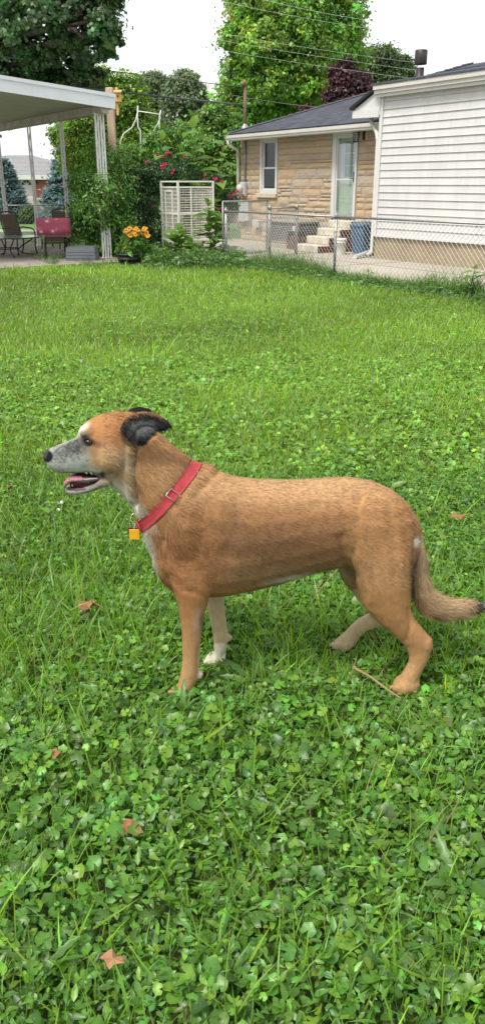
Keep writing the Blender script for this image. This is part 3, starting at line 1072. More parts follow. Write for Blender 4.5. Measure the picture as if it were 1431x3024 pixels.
# ------------------------------------------------------------------ patio furniture
M_sling = mat('brown_sling', (0.105, 0.075, 0.055), 0.8, var=0.15, scale=30, bump=0.2, bscale=200)
M_frame = mat('bronze_frame', (0.045, 0.035, 0.03), 0.45, metal=0.3, var=0.2)
def chair(loc, rz, label, group='sling chairs on the patio', k=.84):
    c = empty('patio_chair', loc, label, 'chair', group)
    ca, sa = math.cos(rz), math.sin(rz)
    ex, ey = Vector((ca, sa, 0)) * k, Vector((-sa, ca, 0)) * k    # ey: the way the sitter faces
    F_ = lambda: MB(loc, ex, ey, (0, 0, k))
    def sheet(path, w, t=.008):
        m_ = F_()
        for i in range(len(path) - 1):
            (y0, z0), (y1, z1) = path[i], path[i+1]
            m_.add([(-w,y0,z0),(w,y0,z0),(w,y1,z1),(-w,y1,z1),(-w,y0,z0-t),(w,y0,z0-t),(w,y1,z1-t),(-w,y1,z1-t)], [(0,1,2,3),(7,6,5,4),(0,4,5,1),(2,6,7,3),(0,3,7,4),(1,5,6,2)])
        return m_
    sheet([(-.20,.44),(-.1,.41),(.1,.40),(.22,.43)], .25).build('seat', M_sling, c)
    sheet([(-.20,.47),(-.27,.66),(-.33,.84),(-.37,1.0)], .24).build('backrest', M_sling, c)
    for s_ in (-1, 1):
        m_ = F_(); x = s_ * .265
        m_.tube([(x,-.17,.40),(x,-.21,.47),(x,-.28,.66),(x,-.34,.84),(x,-.38,1.03)], .016, 6)
        m_.build('back_rail', M_frame, c, True)
        m_ = F_(); x = s_ * .29
        m_.tube([(x,-.28,.66),(x,-.15,.68),(x,.15,.66),(x,.27,.62),(x,.30,.5),(x*1.02,.26,.2),(x*1.03,.31,.0)], .016, 6)
        m_.build('arm', M_frame, c, True)
        m_ = F_()
        m_.tube([(x,-.18,.42),(x*1.02,-.22,.2),(x*1.04,-.31,.0)], .016, 6)
        m_.build('leg', M_frame, c, True)
        m_ = F_()
        m_.tube([(x*.92,-.18,.42),(x*.92,.24,.42)], .014, 6)
        m_.build('seat_rail', M_frame, c, True)
    m_ = F_(); m_.tube([(-.265,-.38,1.03),(-.13,-.395,1.06),(.13,-.395,1.06),(.265,-.38,1.03)], .016, 6)
    m_.build('top_rail', M_frame, c, True)
    return c
def gnd(u, v, z=.05): return G(u, v, z)
ch1 = chair(gnd(62, 752), R(-127), 'brown sling patio chair beside the glass table, nearest the picture edge')
ch2p = gnd(168, 762)
ch2 = chair(ch2p, R(10), 'brown sling patio chair under the pink floral blanket', k=.74)
ch3 = chair(gnd(168, 733), R(160), 'brown sling patio chair half hidden behind the pink blanket')
ch4 = chair(gnd(232, 745), R(25), 'brown sling patio chair partly covered by the shrub near the grey tub')
# blanket over the second chair's back
M_blk = mat('pink_floral', (0.27, 0.055, 0.095), 0.9, bump=0.2, bscale=150)
def floral(m):
    nt = m.node_tree
    b = nt.nodes['Principled BSDF']
    tc = nt.nodes.new('ShaderNodeTexCoord')
    v_ = nt.nodes.new('ShaderNodeTexVoronoi'); v_.inputs['Scale'].default_value = 6.5
    w_ = nt.nodes.new('ShaderNodeTexNoise'); w_.inputs['Scale'].default_value = 18
    ad = nt.nodes.new('ShaderNodeMath'); ad.operation = 'MULTIPLY_ADD'; ad.inputs[1].default_value = .5
    r = nt.nodes.new('ShaderNodeValToRGB')
    e_ = r.color_ramp.elements
    e_[0].position = .38; e_[0].color = (0.50, 0.42, 0.42, 1)
    e_[1].position = .62; e_[1].color = (0.27, 0.055, 0.095, 1)
    x_ = e_.new(.47); x_.color = (0.16, 0.05, 0.11, 1)
    x_ = e_.new(.5); x_.color = (0.45, 0.10, 0.15, 1)
    nt.links.new(tc.outputs['Object'], v_.inputs[0]); nt.links.new(tc.outputs['Object'], w_.inputs[0])
    nt.links.new(w_.outputs['Fac'], ad.inputs[0]); nt.links.new(v_.outputs['Distance'], ad.inputs[2])
    nt.links.new(ad.outputs[0], r.inputs[0]); nt.links.new(r.outputs[0], b.inputs['Base Color'])
floral(M_blk)
bl_ = empty('blanket', ch2p, 'pink floral blanket with tasselled edge draped over a patio chair back', 'blanket')
ca, sa = math.cos(R(10)), math.sin(R(10))
BX, BY = Vector((ca, sa, 0)), Vector((-sa, ca, 0))
def BF(): return MB(ch2p, BX * .9, BY * .74, (0, 0, .74))
prof = [(-.30,.62),(-.33,.75),(-.375,.9),(-.405,1.02),(-.42,1.075),(-.44,1.085),(-.455,1.06),(-.46,.95),(-.462,.8),(-.468,.66)]
bm_ = BF()
nw = 9
pts = []
for i, (y, z) in enumerate(prof):
    for j in range(nw):
        x = -.38 + .76 * j / (nw - 1)
        wv = .012 * math.sin(j * 1.9 + i * .4) * (1 if i > 5 else .3)
        pts.append((x, y + wv * -1, z + .015 * math.sin(j * 1.1) * (i >= 8)))
fs = []
for i in range(len(prof) - 1):
    for j in range(nw - 1):
        q = i * nw + j
        fs.append((q, q + 1, q + nw + 1, q + nw))
bm_.add(pts, fs)
bo = bm_.build('cloth', M_blk, bl_, True)
sm = bo.modifiers.new('thick', 'SOLIDIFY'); sm.thickness = .008
tf_ = BF()
for j in range(40):
    x = -.375 + .75 * j / 39
    tf_.tube([(x, -.468, .665), (x + random.uniform(-.006, .006), -.472, .60)], .004, 3)
tf_.build('tassels', mat('tassel_wool', (0.30, 0.20, 0.21), 0.95), bl_)['kind'] = 'stuff'

tbl = empty('patio_table', gnd(26, 757), 'glass topped patio table with curled dark metal legs', 'table')
tp_ = gnd(26, 757)
tz = PY(40, 698, tp_.y)[2] - tp_.z
MB(tp_).lathe([(.70, tz - .012), (.71, tz - .006), (.70, tz)], (0, 0, 0), 28).build('glass_top', mat('table_glass', (0.32, 0.38, 0.36), 0.12, spec=0.7), tbl)
MB(tp_).tube([(.71 * math.cos(i * math.pi / 16), .71 * math.sin(i * math.pi / 16), tz - .012) for i in range(33)], .014, 6).build('rim', M_frame, tbl, True)
for k in range(4):
    an = k * math.pi / 2 + .5
    c_, s_ = math.cos(an), math.sin(an)
    MB(tp_).tube([(c_*r, s_*r, z) for r, z in ((.60, tz-.02), (.52, tz*.8), (.30, tz*.5), (.22, tz*.33), (.32, tz*.15), (.52, .03), (.58, .0))], .014, 6).build('leg', M_frame, tbl, True)
MB(tp_).tube([(.25 * math.cos(i * math.pi / 8), .25 * math.sin(i * math.pi / 8), tz * .4) for i in range(17)], .01, 5).build('ring', M_frame, tbl, True)

# grey tub turned upside down, black flower tub
tb_ = G(246, 774)
tu = empty('grey_tub', tb_, 'grey rectangular tub standing upside down at the edge of the patio', 'tub')
hw_ = 45 * mpp(tb_.y); th = PY(246, 728, tb_.y)[2]
M_tub = mat('grey_plastic', (0.115, 0.125, 0.14), 0.55, var=0.15, scale=4)
t_ = MB(tb_)
taper(t_, -hw_, hw_, -.25, .25, .0, -hw_ * .95, hw_ * .95, -.22, .22, th * .97)
t_.bbox(-hw_ * .9, hw_ * .9, -.2, .2, th * .97 + .001, th, .012)
t_.build('shell', M_tub, tu)
t_ = MB(tb_); t_.bbox(-hw_ * 1.04, hw_ * 1.04, -.27, .27, .0, .05, .012); t_.build('rim', M_tub, tu)
for k in range(3):
    MB(tb_).box(-hw_ * .965, hw_ * .965, -.247 + .006 * k, -.236 + .006 * k, th * (.3 + .2 * k), th * (.33 + .2 * k)).build('ridge', M_tub, tu)

pl_ = G(384, 785)
po_ = empty('flower_tub', pl_, 'black half barrel tub planted with yellow flowers', 'planter')
pr_ = 39 * mpp(pl_.y); pth = PY(384, 748, pl_.y)[2]
MB(pl_).lathe([(pr_*.78, 0), (pr_*.80, .01), (pr_*.90, pth*.55), (pr_*.935, pth*.56), (pr_*.94, pth*.62), (pr_*.92, pth*.63), (pr_*.97, pth*.88), (pr_*1.04, pth*.885), (pr_*1.05, pth), (pr_*.98, pth), (pr_*.9, pth*.9)], (0,0,0), 28).build('barrel', mat('black_plastic', (0.022, 0.022, 0.024), 0.5, var=0.3, scale=6), po_, True)
MB(pl_).lathe([(pr_*.9, pth*.88), (pr_*.5, pth*.93), (.01, pth*.94)], (0,0,0), 20).build('soil_fill', M_soil, po_)

# ------------------------------------------------------------------ foliage helpers
def greens(n, base, var=.25, seed=0, yellow=.25):
    r = np.random.default_rng(seed)
    c = np.repeat(np.array(base)[None], n, 0)
    v = np.exp(r.normal(0, var, n))[:, None]
    h = r.normal(0, yellow, n)
    c = c * v
    c[:, 0] *= np.exp(h)
    c[:, 2] *= np.exp(-h * .5)
    return c

def blob_leaves(blobs, n, size, base, seed=0, tmpl=T_DIAMOND, sub=26, spread=.28, up=.5, var=.28, yellow=.2, sprays=0.0):
    """leaves grouped in small clumps over the shells and inside of several ellipsoids"""
    r = np.random.default_rng(seed)
    B = np.array(blobs, float)
    wgt = (B[:, 3] * B[:, 4] * B[:, 5]) ** (2/3)
    ns = max(len(B) * 3, n // sub)
    bi = r.choice(len(B), ns, p=wgt / wgt.sum())
    dv = norm(r.normal(size=(ns, 3)))
    rad = r.uniform(.35, 1.0, ns) ** .45
    rad *= 1 + sprays * np.maximum(r.normal(0, 1, ns), -1)
    cen = B[bi, :3] + dv * rad[:, None] * B[bi, 3:6]
    csz = B[bi, 3:6].mean(1) * spread * np.exp(r.normal(0, .3, ns))
    li = r.integers(0, ns, n)
    off = r.normal(size=(n, 3)) * csz[li][:, None] * .55
    off[:, 2] *= .7
    pos = cen[li] + off
    out = dv[li] * .7 + norm(off + 1e-6) * .5
    nrm = norm(out + np.array([0, 0, up]) + r.normal(size=(n, 3)) * .6)
    fwd = norm(out * .6 + np.array([0, 0, -.5]) + r.normal(size=(n, 3)) * .7)
    cl = greens(n, base, var * .6, seed + 1, yellow * .6)
    cv = np.exp(r.normal(0, var, ns))[li][:, None]
    ch = r.normal(0, yellow, ns)[li]
    cl = cl * cv
    cl[:, 0] *= np.exp(ch)
    s = size * np.exp(r.normal(0, .25, n))
    return scatter(*tmpl, pos, nrm, fwd, s, cl), cen

def limb_paths(base, h, blobs, seed, r0, m, name, parent, lean=0.0, trunk_top=None):
    r = random.Random(seed)
    mb = MB()
    b = Vector(base)
    top = Vector(trunk_top) if trunk_top is not None else b + Vector((lean, 0, h))
    path = []
    for i in range(7):
        t = i / 6
        path.append(b.lerp(top, t) + Vector((r.uniform(-.1, .1), r.uniform(-.1, .1), 0)) * (r0 * 2 if 0 < i < 6 else 0))
    mb.tube(path, [r0 * (1.35 if i == 0 else 1 - .6 * i / 6) for i in range(7)], 9)
    to = mb.build('trunk', m, parent, True)
    for bl in blobs:
        c = Vector(bl[:3])
        st = b.lerp(top, min(1, max(.35, (c.z - bl[5] * .8 - b.z) / max(.1, (top.z - b.z)))))
        lm_ = MB()
        mid = st.lerp(c, .5) + Vector((r.uniform(-.3, .3), r.uniform(-.3, .3), r.uniform(-.1, .3))) * bl[3] * .5
        rr0 = r0 * .45
        lm_.tube([st, st.lerp(mid, .5) + Vector((0, 0, .05)), mid, mid.lerp(c, .6), c + Vector((0, 0, bl[5] * .4))], [rr0, rr0 * .85, rr0 * .6, rr0 * .4, rr0 * .15], 6)
        for q in range(4):
            dv = Vector((r.gauss(0, 1), r.gauss(0, 1), r.gauss(.4, .7))).normalized()
            e_ = c + Vector((dv.x * bl[3], dv.y * bl[4], dv.z * bl[5])) * .8
            lm_.tube([mid.lerp(c, .5), mid.lerp(c, .8).lerp(e_, .4), e_], [rr0 * .4, rr0 * .3, rr0 * .08], 5)
        lm_.build('limb', m, to, True)

def EL(u, v, ru, rv, Y, dz=None):
    """ellipsoid that spans ru x rv photo pixels at distance Y"""
    c = PY(u, v, Y)
    k = mpp(Y, c.z)
    a = ru * k
    return (c.x, c.y, c.z, a, dz if dz else a, rv * k)

def tree(name, label, base, h, blobs, n, size, colr, seed, r0=.25, tmpl=T_DIAMOND, cat='tree', group=None, bark=None, **kw):
    t = empty(name, base, label, cat, group)
    limb_paths(base, h, blobs, seed, r0, bark or M_bark, name, t)
    (V, F, C), _ = blob_leaves(blobs, n, size, colr, seed, tmpl, **kw)
    put(bpy.data.objects.new('crown', np_mesh('crown', V, F, M_leaf, C)), t)
    return t

# ------------------------------------------------------------------ trees
# big maple over the patio
Y1 = 25.0
bl1 = [EL(-60, 30, 150, 110, Y1), EL(110, 60, 130, 100, Y1 - 1), EL(255, 60, 95, 75, Y1 - 1.5), EL(320, 100, 58, 60, Y1 - 1.5), EL(180, 170, 100, 55, Y1), EL(50, 210, 120, 70, Y1 + .5),
       EL(210, 250, 85, 45, Y1), EL(-120, 200, 140, 130, Y1 + 1), EL(100, -120, 220, 120, Y1), EL(270, -60, 120, 90, Y1 - 1), EL(270, 215, 52, 40, Y1), EL(100, 300, 90, 50, Y1 + 1), EL(0, 330, 80, 60, Y1 + 1), EL(-200, 0, 180, 160, Y1 + 1)]
tb1 = PY(-150, 600, Y1 + 1); 
tree('maple_tree', 'big dark maple overhanging the white patio cover', (tb1.x, tb1.y, 0), 5.5, bl1, 50000, .110, (0.0525, 0.1313, 0.0315), 21, .42, T_MAPLE, sub=62, spread=.22, var=.32, sprays=.12)
# yellow-green tree behind the wooden post
Y2 = 29.0
bl2 = [EL(300, 260, 60, 60, Y2), EL(380, 275, 55, 60, Y2), EL(350, 350, 90, 70, Y2), EL(420, 400, 70, 60, Y2 - .5), EL(280, 380, 80, 80, Y2), EL(250, 300, 50, 60, Y2), EL(350, 450, 110, 60, Y2 - .5), EL(235, 450, 70, 70, Y2)]
b2 = PY(340, 600, Y2)
tree('broadleaf_tree', 'yellow-green leafy tree behind the wooden birdhouse post', (b2.x, Y2, 0), 3.2, bl2, 36000, .10, (0.17, 0.31, 0.036), 22, .2, var=.4, spread=.25)
# two round grey-green trees far away
Y3 = 62.0
bl3 = [EL(455, 255, 42, 40, Y3), EL(430, 300, 45, 50, Y3), EL(480, 300, 36, 45, Y3), EL(450, 360, 60, 55, Y3)]
b3 = PY(450, 600, Y3)
tree('round_tree', 'round grey-green tree far off, left of the rounder domed one', (b3.x, Y3, -.6), 6, bl3, 30000, .19, (0.15, 0.22, 0.095), 23, .35, var=.22, yellow=.1, spread=.22, group='far round trees')
Y4 = 58.0
bl4 = [EL(545, 250, 46, 40, Y4), EL(515, 290, 36, 40, Y4), EL(580, 290, 34, 42, Y4), EL(545, 300, 50, 28, Y4), EL(600, 345, 48, 34, Y4), EL(530, 390, 55, 40, Y4), EL(640, 330, 26, 20, Y4)]
b4 = PY(548, 600, Y4)
tree('round_tree', 'domed grey-green far tree with branches showing through its crown', (b4.x, Y4, -.6), 5.5, bl4, 26000, .19, (0.155, 0.225, 0.10), 24, .4, var=.22, yellow=.1, spread=.22, group='far round trees')
# tall bright maple behind the stone house
Y5 = 34.0
bl5 = [EL(860, -90, 170, 110, Y5), EL(760, 20, 90, 80, Y5), EL(880, 30, 100, 80, Y5 - 1), EL(990, 40, 85, 90, Y5), EL(710, 110, 62, 60, Y5), EL(800, 130, 90, 70, Y5 - 1.2), EL(920, 140, 95, 80, Y5 - 1), EL(1010, 150, 70, 70, Y5),
       EL(715, 215, 62, 60, Y5), EL(810, 240, 85, 65, Y5 - 1), EL(900, 250, 85, 60, Y5 - .8), EL(690, 300, 55, 55, Y5), EL(770, 320, 85, 45, Y5), EL(980, 240, 70, 60, Y5), EL(870, 320, 70, 40, Y5)]
b5 = PY(850, 600, Y5)
tree('maple_tree', 'tall bright green maple rising behind the dark shingle roof', (b5.x, Y5, 0), 5.2, bl5, 125000, .115, (0.178, 0.355, 0.042), 25, .36, T_DIAMOND, var=.33, yellow=.22, spread=.19, sub=30, sprays=.17)
# lower tree left of the stone house
Y6 = 30.0
bl6 = [EL(640, 350, 45, 45, Y6), EL(690, 400, 50, 60, Y6), EL(630, 430, 60, 55, Y6), EL(680, 490, 55, 60, Y6), EL(600, 500, 60, 50, Y6), EL(660, 560, 60, 45, Y6)]
b6 = PY(660, 600, Y6)
tree('broadleaf_tree', 'low light green tree between the roses and the stone house', (b6.x, Y6, 0), 2.2, bl6, 28000, .10, (0.1313, 0.2800, 0.0385), 26, .16, var=.35)
# tree and red-leaved plum behind the roof
Y7 = 42.0
bl7 = [EL(1120, 190, 60, 50, Y7), EL(1180, 210, 42, 45, Y7), EL(1140, 250, 70, 40, Y7), EL(1090, 230, 50, 50, Y7), EL(1200, 250, 30, 35, Y7)]
b7 = PY(1140, 600, Y7)
tree('broadleaf_tree', 'mid green tree behind the roof next to the red-leaved plum', (b7.x, Y7, -.3), 4.2, bl7, 24000, .13, (0.065, 0.125, 0.026), 27, .25, var=.3)
Y8 = 31.0
bl8 = [EL(1010, 225, 38, 38, Y8), EL(1050, 245, 42, 36, Y8), EL(1010, 280, 46, 36, Y8), EL(1080, 270, 30, 26, Y8), EL(1025, 195, 16, 20, Y8), EL(985, 285, 26, 26, Y8), EL(900, 318, 18, 10, Y8)]
b8 = PY(1040, 600, Y8)
tree('plum_tree', 'dark red leaved plum tree behind the stone house roof', (b8.x, Y8, 0), 3.6, bl8, 9000, .10, (0.070, 0.022, 0.030), 28, .12, var=.35, yellow=.12, spread=.3)
# dark mass of trees low behind the arbour
Y9 = 45.0
bl9 = [EL(480, 440, 80, 60, Y9), EL(560, 450, 70, 60, Y9), EL(390, 470, 80, 60, Y9), EL(530, 530, 140, 50, Y9), EL(620, 430, 45, 50, Y9)]
b9 = PY(500, 600, Y9)
tree('broadleaf_tree', 'dark green tree far behind the white arbour frame', (b9.x, Y9, -.3), 2.5, bl9, 26000, .17, (0.0630, 0.1313, 0.0385), 29, .25, var=.28)
# foliage left behind the patio
Y10 = 36.0
bl10 = [EL(300, 420, 60, 70, Y10), EL(235, 370, 50, 60, Y10), EL(310, 520, 60, 60, Y10), EL(190, 400, 40, 30, Y10)]
b10 = PY(280, 600, Y10)
tree('broadleaf_tree', 'green tree behind the patio posts beside the blue spruce', (b10.x, Y10, -.1), 2.8, bl10, 22000, .12, (0.1400, 0.2625, 0.0385), 30, .2, var=.4)

def spruce(label, u, vt, vb, hw_px, Y, seed, n):
    top = PY(u, vt, Y); k = mpp(Y)
    zb = float(ground_z(0, Y))
    h = top.z - zb
    r_ = np.random.default_rng(seed)
    t = empty('blue_spruce', (top.x, Y, zb), label, 'tree', 'blue spruces before the brick house')
    MB().tube([(top.x, Y, zb), (top.x, Y, zb + h * .5), (top.x, Y, zb + h * .97)], [.12, .07, .015], 8).build('trunk', M_bark, t, True)
    rad = hw_px * k
    nb = 210
    zz = r_.uniform(.02, .97, nb) ** 1.0
    an = r_.uniform(0, 2 * math.pi, nb)
    br = rad * (1 - zz) ** .85 * r_.uniform(.7, 1.1, nb) + .1
    per = n // nb
    tt = r_.uniform(.25, 1.0, (nb, per)) ** .7
    side = r_.normal(0, .13, (nb, per)) * (.3 + tt) * br[:, None] * 1.2
    x = np.cos(an)[:, None] * tt * br[:, None] - np.sin(an)[:, None] * side
    y = np.sin(an)[:, None] * tt * br[:, None] + np.cos(an)[:, None] * side
    z = (zb + h * zz)[:, None] - .12 * tt * br[:, None] + .18 * tt ** 3 * br[:, None] + r_.normal(0, .035, (nb, per))
    pos = np.stack([top.x + x, Y + y, z], -1).reshape(-1, 3)
    fw = np.stack([np.repeat(np.cos(an)[:, None], per, 1), np.repeat(np.sin(an)[:, None], per, 1), np.full((nb, per), .25)], -1).reshape(-1, 3) + r_.normal(0, .5, (nb * per, 3))
    nm = norm(np.array([0, 0, 1.]) + r_.normal(0, .5, (nb * per, 3)))
    cl = greens(nb * per, (0.20, 0.29, 0.30), .3, seed, .1)
    sz = np.stack([np.full(nb*per, .16), np.full(nb*per, .11), np.full(nb*per, .1)], 1) * np.exp(r_.normal(0, .3, (nb*per, 1)))
    V, F, C = scatter(*T_DIAMOND, pos, nm, norm(fw), sz, cl)
    put(bpy.data.objects.new('crown', np_mesh('crown', V, F, M_leaf, C)), t)
spruce('blue spruce in full view between the patio posts', 190, 436, 640, 100, 40.0, 41, 20000)
spruce('blue spruce cut by the left picture edge before the brick house', 8, 468, 640, 74, 39.0, 42, 15000)

# ------------------------------------------------------------------ red brick house over the road
BY_ = 60.0
bz = -.62
bh_ = empty('brick_bungalow', PY(80, 620, BY_), 'red brick bungalow with grey hip roof and white front door beyond the patio', 'house')
M_brick = mat('red_brick', (0.27, 0.065, 0.035), 0.9, col2=(0.36, 0.10, 0.06), scale=3, bump=0.3)
def brickify(m):
    nt = m.node_tree; b = nt.nodes['Principled BSDF']
    tc = nt.nodes.new('ShaderNodeTexCoord'); mp = nt.nodes.new('ShaderNodeMapping'); mp.inputs['Rotation'].default_value = (R(90), 0, 0)
    br = nt.nodes.new('ShaderNodeTexBrick'); br.inputs['Scale'].default_value = 4.5
    br.inputs['Color1'].default_value = (0.27, 0.06, 0.032, 1); br.inputs['Color2'].default_value = (0.34, 0.095, 0.055, 1); br.inputs['Mortar'].default_value = (0.35, 0.28, 0.24, 1)
    nt.links.new(tc.outputs['Object'], mp.inputs[0]); nt.links.new(mp.outputs[0], br.inputs[0]); nt.links.new(br.outputs[0], b.inputs['Base Color'])
brickify(M_brick)
pxl = lambda u: PY(u, 545, BY_).x
zv = lambda v: PY(80, v, BY_).z
M_greyroof = mat('grey_shingle', (0.27, 0.27, 0.275), 0.9, var=0.18, scale=6, bump=0.4, bscale=30)
x0, x1 = pxl(-190), pxl(255)
d0, d1 = pxl(58), pxl(98)
zt_ = zv(520)
wl_ = MB(); wl_.box(x0, d0, BY_, BY_ + .25, bz, zt_); wl_.box(d1, x1, BY_, BY_ + .25, bz, zt_); wl_.box(d0, d1, BY_, BY_ + .25, bz, zv(583)); wl_.box(x1 - .25, x1, BY_ + .25, BY_ + 8, bz, zt_); wl_.box(x0, x0 + .25, BY_ + .25, BY_ + 8, bz, zt_)
wl_.build('wall', M_brick, bh_)
rf = MB(); ov = .6
zr_ = zv(452)
rf.add([(x0-ov, BY_-ov, zt_), (x1+ov, BY_-ov, zt_), (x1+ov, BY_+8+ov, zt_), (x0-ov, BY_+8+ov, zt_), (x0+4, BY_+4, zr_), (pxl(60), BY_+4, zr_)], [(0,1,5,4), (1,2,5), (2,3,4,5), (3,0,4), (0,3,2,1)])
rfo = rf.build('roof', M_greyroof, bh_)
rws = MB()
for k in range(1, 16):
    t = k / 16
    ya, za_ = BY_ - ov + t * (4 + ov), zt_ + t * (zr_ - zt_)
    xa = x1 + ov + t * (pxl(60) - x1 - ov)
    rws.box(x0 - ov + t * 4, xa, ya - .02, ya + .02, za_ - .01, za_ + .025)
rws.build('shingle_courses', M_greyroof, rfo)['kind'] = 'stuff'
MB().box(x0 - ov - .05, x1 + ov + .05, BY_ - ov - .12, BY_ - ov - .001, zt_ - .22, zt_ + .05).build('gutter', M_trim, bh_)
do = empty('front_door', (d0, BY_, bz)); put(do, bh_, Matrix.Translation((d0, BY_, bz)))
z_b, z_t = zv(583), zv(527)
MB().box(d0, d1, BY_ + .1, BY_ + .14, z_b, z_t).build('door_panel', M_trim, do)
fr_ = MB(); fr_.box(d0 - .06, d0, BY_ - .03, BY_ + .2, z_b, z_t); fr_.box(d1, d1 + .06, BY_ - .03, BY_ + .2, z_b, z_t); fr_.box(d0 - .06, d1 + .06, BY_ - .03, BY_ + .2, z_t, zt_ - .01); fr_.build('door_frame', M_trim, do)
cx_ = (d0 + d1) / 2; rr_ = (d1 - d0) * .36; cz_ = z_t - rr_ - .1
for k in range(4):
    a0_, a1_ = math.pi * k / 4 + .08, math.pi * (k + 1) / 4 - .08
    fan = MB()
    pts = [(cx_ + rr_ * .3 * math.cos((a0_ + a1_) / 2), BY_ + .09, cz_ + rr_ * .3 * math.sin((a0_ + a1_) / 2))] + [(cx_ + rr_ * math.cos(a0_ + (a1_ - a0_) * i / 3), BY_ + .09, cz_ + rr_ * math.sin(a0_ + (a1_ - a0_) * i / 3)) for i in range(4)]
    pts += [(p[0], BY_ + .099, p[2]) for p in pts]
    fan.add(pts, [(0,1,2,3,4), (9,8,7,6,5), (0,5,6,1), (4,9,5,0), (1,6,7,2), (2,7,8,3), (3,8,9,4)]).build('fanlight_pane', M_dark, do)
pw = MB(); pw.box(pxl(36), pxl(36) + .0, BY_, BY_, 0, 0)
MB().box(pxl(60), pxl(140), BY_ - 1.8, BY_ - .001, bz, zv(584)).build('porch_floor', M_conc, bh_)
rl = MB(); rl.box(pxl(58), pxl(118), BY_ - 1.8, BY_ - 1.72, zv(582), zv(579)); rl.build('railing', M_trim, bh_)
for k in range(15):
    x = pxl(60) + k * (pxl(116) - pxl(60)) / 14
    MB().box(x - .03, x + .03, BY_ - 1.79, BY_ - 1.73, zv(603), zv(582) - .002).build('baluster', M_trim, bh_)
MB().tube([(pxl(80), BY_ - 1.9, zv(578)), (pxl(108), BY_ - 3.4, zv(612))], .06, 6).build('stair_rail', M_trim, bh_)
for k in range(4):
    MB().box(pxl(100), pxl(122), BY_ - 1.8 - .35 * (k + 1), BY_ - 1.801 - .35 * k, bz, zv(590 + 10 * k)).build('porch_step', M_conc, bh_)
MB().lathe([(.03, 0), (.16, .02), (.16, .3), (.03, .32)], (pxl(86), BY_ - 2.0, zv(606)), 10).build('blue_sign', mat('blue_sign', (0.03, 0.04, 0.35), 0.5), bh_)
lam = MB(); lam.bbox(pxl(109) - .08, pxl(109) + .08, BY_ - .15, BY_ - .005, zv(543), zv(535), .02); lam.build('porch_lamp', M_black, bh_)

# grey roofed house glimpsed between the roses and the light tree
gh = empty('grey_roof_house', PY(620, 560, 48), 'far house whose grey roof shows between the roses and the downspout', 'house')
gX = lambda u: PY(u, 545, 48.0).x
gZ = lambda v: PY(620, v, 48.0).z
MB().box(gX(540), gX(700), 48.4, 54, -.5, gZ(532)).build('wall', M_brick, gh)
g2 = MB(); g2.add([(gX(530), 48, gZ(533)), (gX(710), 48, gZ(533)), (gX(690), 51, gZ(470)), (gX(560), 51, gZ(470)), (gX(530), 54.4, gZ(533)), (gX(710), 54.4, gZ(533))], [(0,1,2,3), (3,2,5,4), (0,3,4), (1,5,2), (0,4,5,1)])
g2.build('roof', M_greyroof, gh)

# far-off belt of trees along the horizon, and the boundary fence behind the patio
r_ = np.random.default_rng(77)
belt = []
for k in range(46):
    x = -70 + k * 3.3
    if -3 < x < 60 or True:
        belt.append((x + r_.uniform(-1, 1), 95 + r_.uniform(-6, 6), 1.0 + r_.uniform(-.5, .8), 3.4, 3.4, 2.6 + r_.uniform(-.6, 1)))
(V, F, C), _ = blob_leaves(belt, 26000, .42, (0.05, 0.095, 0.03), 78, var=.25)
fw_ = put(bpy.data.objects.new('treeline', np_mesh('treeline', V, F, M_leaf, C)))
tag(fw_, 'distant green treeline along the horizon', 'treeline', kind='stuff')

hb = [EL(82, 617, 20, 22, 38.0)]
hgo = empty('clipped_hedge', (hb[0][0], 38, -.1), 'small clipped green hedge in front of the porch steps', 'hedge')
(V, F, C), _ = blob_leaves([(hb[0][0], 38.0, .25, .38, .38, .42)], 2600, .07, (0.06, 0.13, 0.02), 79, spread=.2)
put(bpy.data.objects.new('foliage', np_mesh('foliage', V, F, M_leaf, C)), hgo)
MB().tube([(hb[0][0], 38, -.25), (hb[0][0], 38, .3)], .04, 6).build('stem', M_bark, hgo)
bq = [PY(u, 600, 25.5 + .006 * (u)) for u in (-160, 20, 184, 345)]
for q in bq: q.z = 0
fence('boundary_fence', bq, .92, 'chain-link boundary fence running behind the patio posts', p=.06)
sw_ = MB(); sw_.box(-30, -3.5, 29.2, 30.6, -.02, .012); tag(sw_.build('sidewalk', M_conc), kind='structure')

# ------------------------------------------------------------------ wooden post with birdhouse
YP = 19.4
pb = PY(342, 600, YP)
wp = empty('birdhouse_post', (pb.x, YP, 0), 'square wooden post rising beside the patio cover corner', 'post')
pz_ = PY(340, 259, YP).z
hw_ = 10.5 * mpp(YP)
MB((pb.x, YP, 0)).bbox(-hw_, hw_, -hw_, hw_, 0, pz_, .012).build('timber', M_wood, wp)
bhx = empty('birdhouse', PY(349, 300, YP - .12), 'small orange pine birdhouse nailed to the wooden post', 'birdhouse')
k_ = mpp(YP)
c0 = PY(349, 300, YP - hw_ - .13)
bb = MB((c0.x, YP - hw_ - .14, c0.z))
wv_ = 8.5 * k_; hv = 22 * k_
bb.box(-wv_, wv_, -.0, .13, 0, hv); bo = bb.build('box', M_pine, bhx)
rb_ = MB((c0.x, YP - hw_ - .14, c0.z)); rb_.add([(-wv_*1.25, -.06, hv), (wv_*1.25, -.06, hv), (wv_*1.25, .15, hv + .05), (-wv_*1.25, .15, hv + .05), (-wv_*1.25, -.06, hv + .02), (wv_*1.25, -.06, hv + .02), (wv_*1.25, .15, hv + .07), (-wv_*1.25, .15, hv + .07)], [(0,3,2,1),(4,5,6,7),(0,1,5,4),(1,2,6,5),(2,3,7,6),(3,0,4,7)])
rb_.build('roof', M_pine, bhx)
MB((c0.x, YP - hw_ - .141, c0.z + hv * .6), Vector((1,0,0)), Vector((0,0,1)), Vector((0,-1,0))).lathe([(.019, 0), (.019, .003), (.004, .003)], (0,0,0), 12).build('entrance_hole', M_dark, bhx)
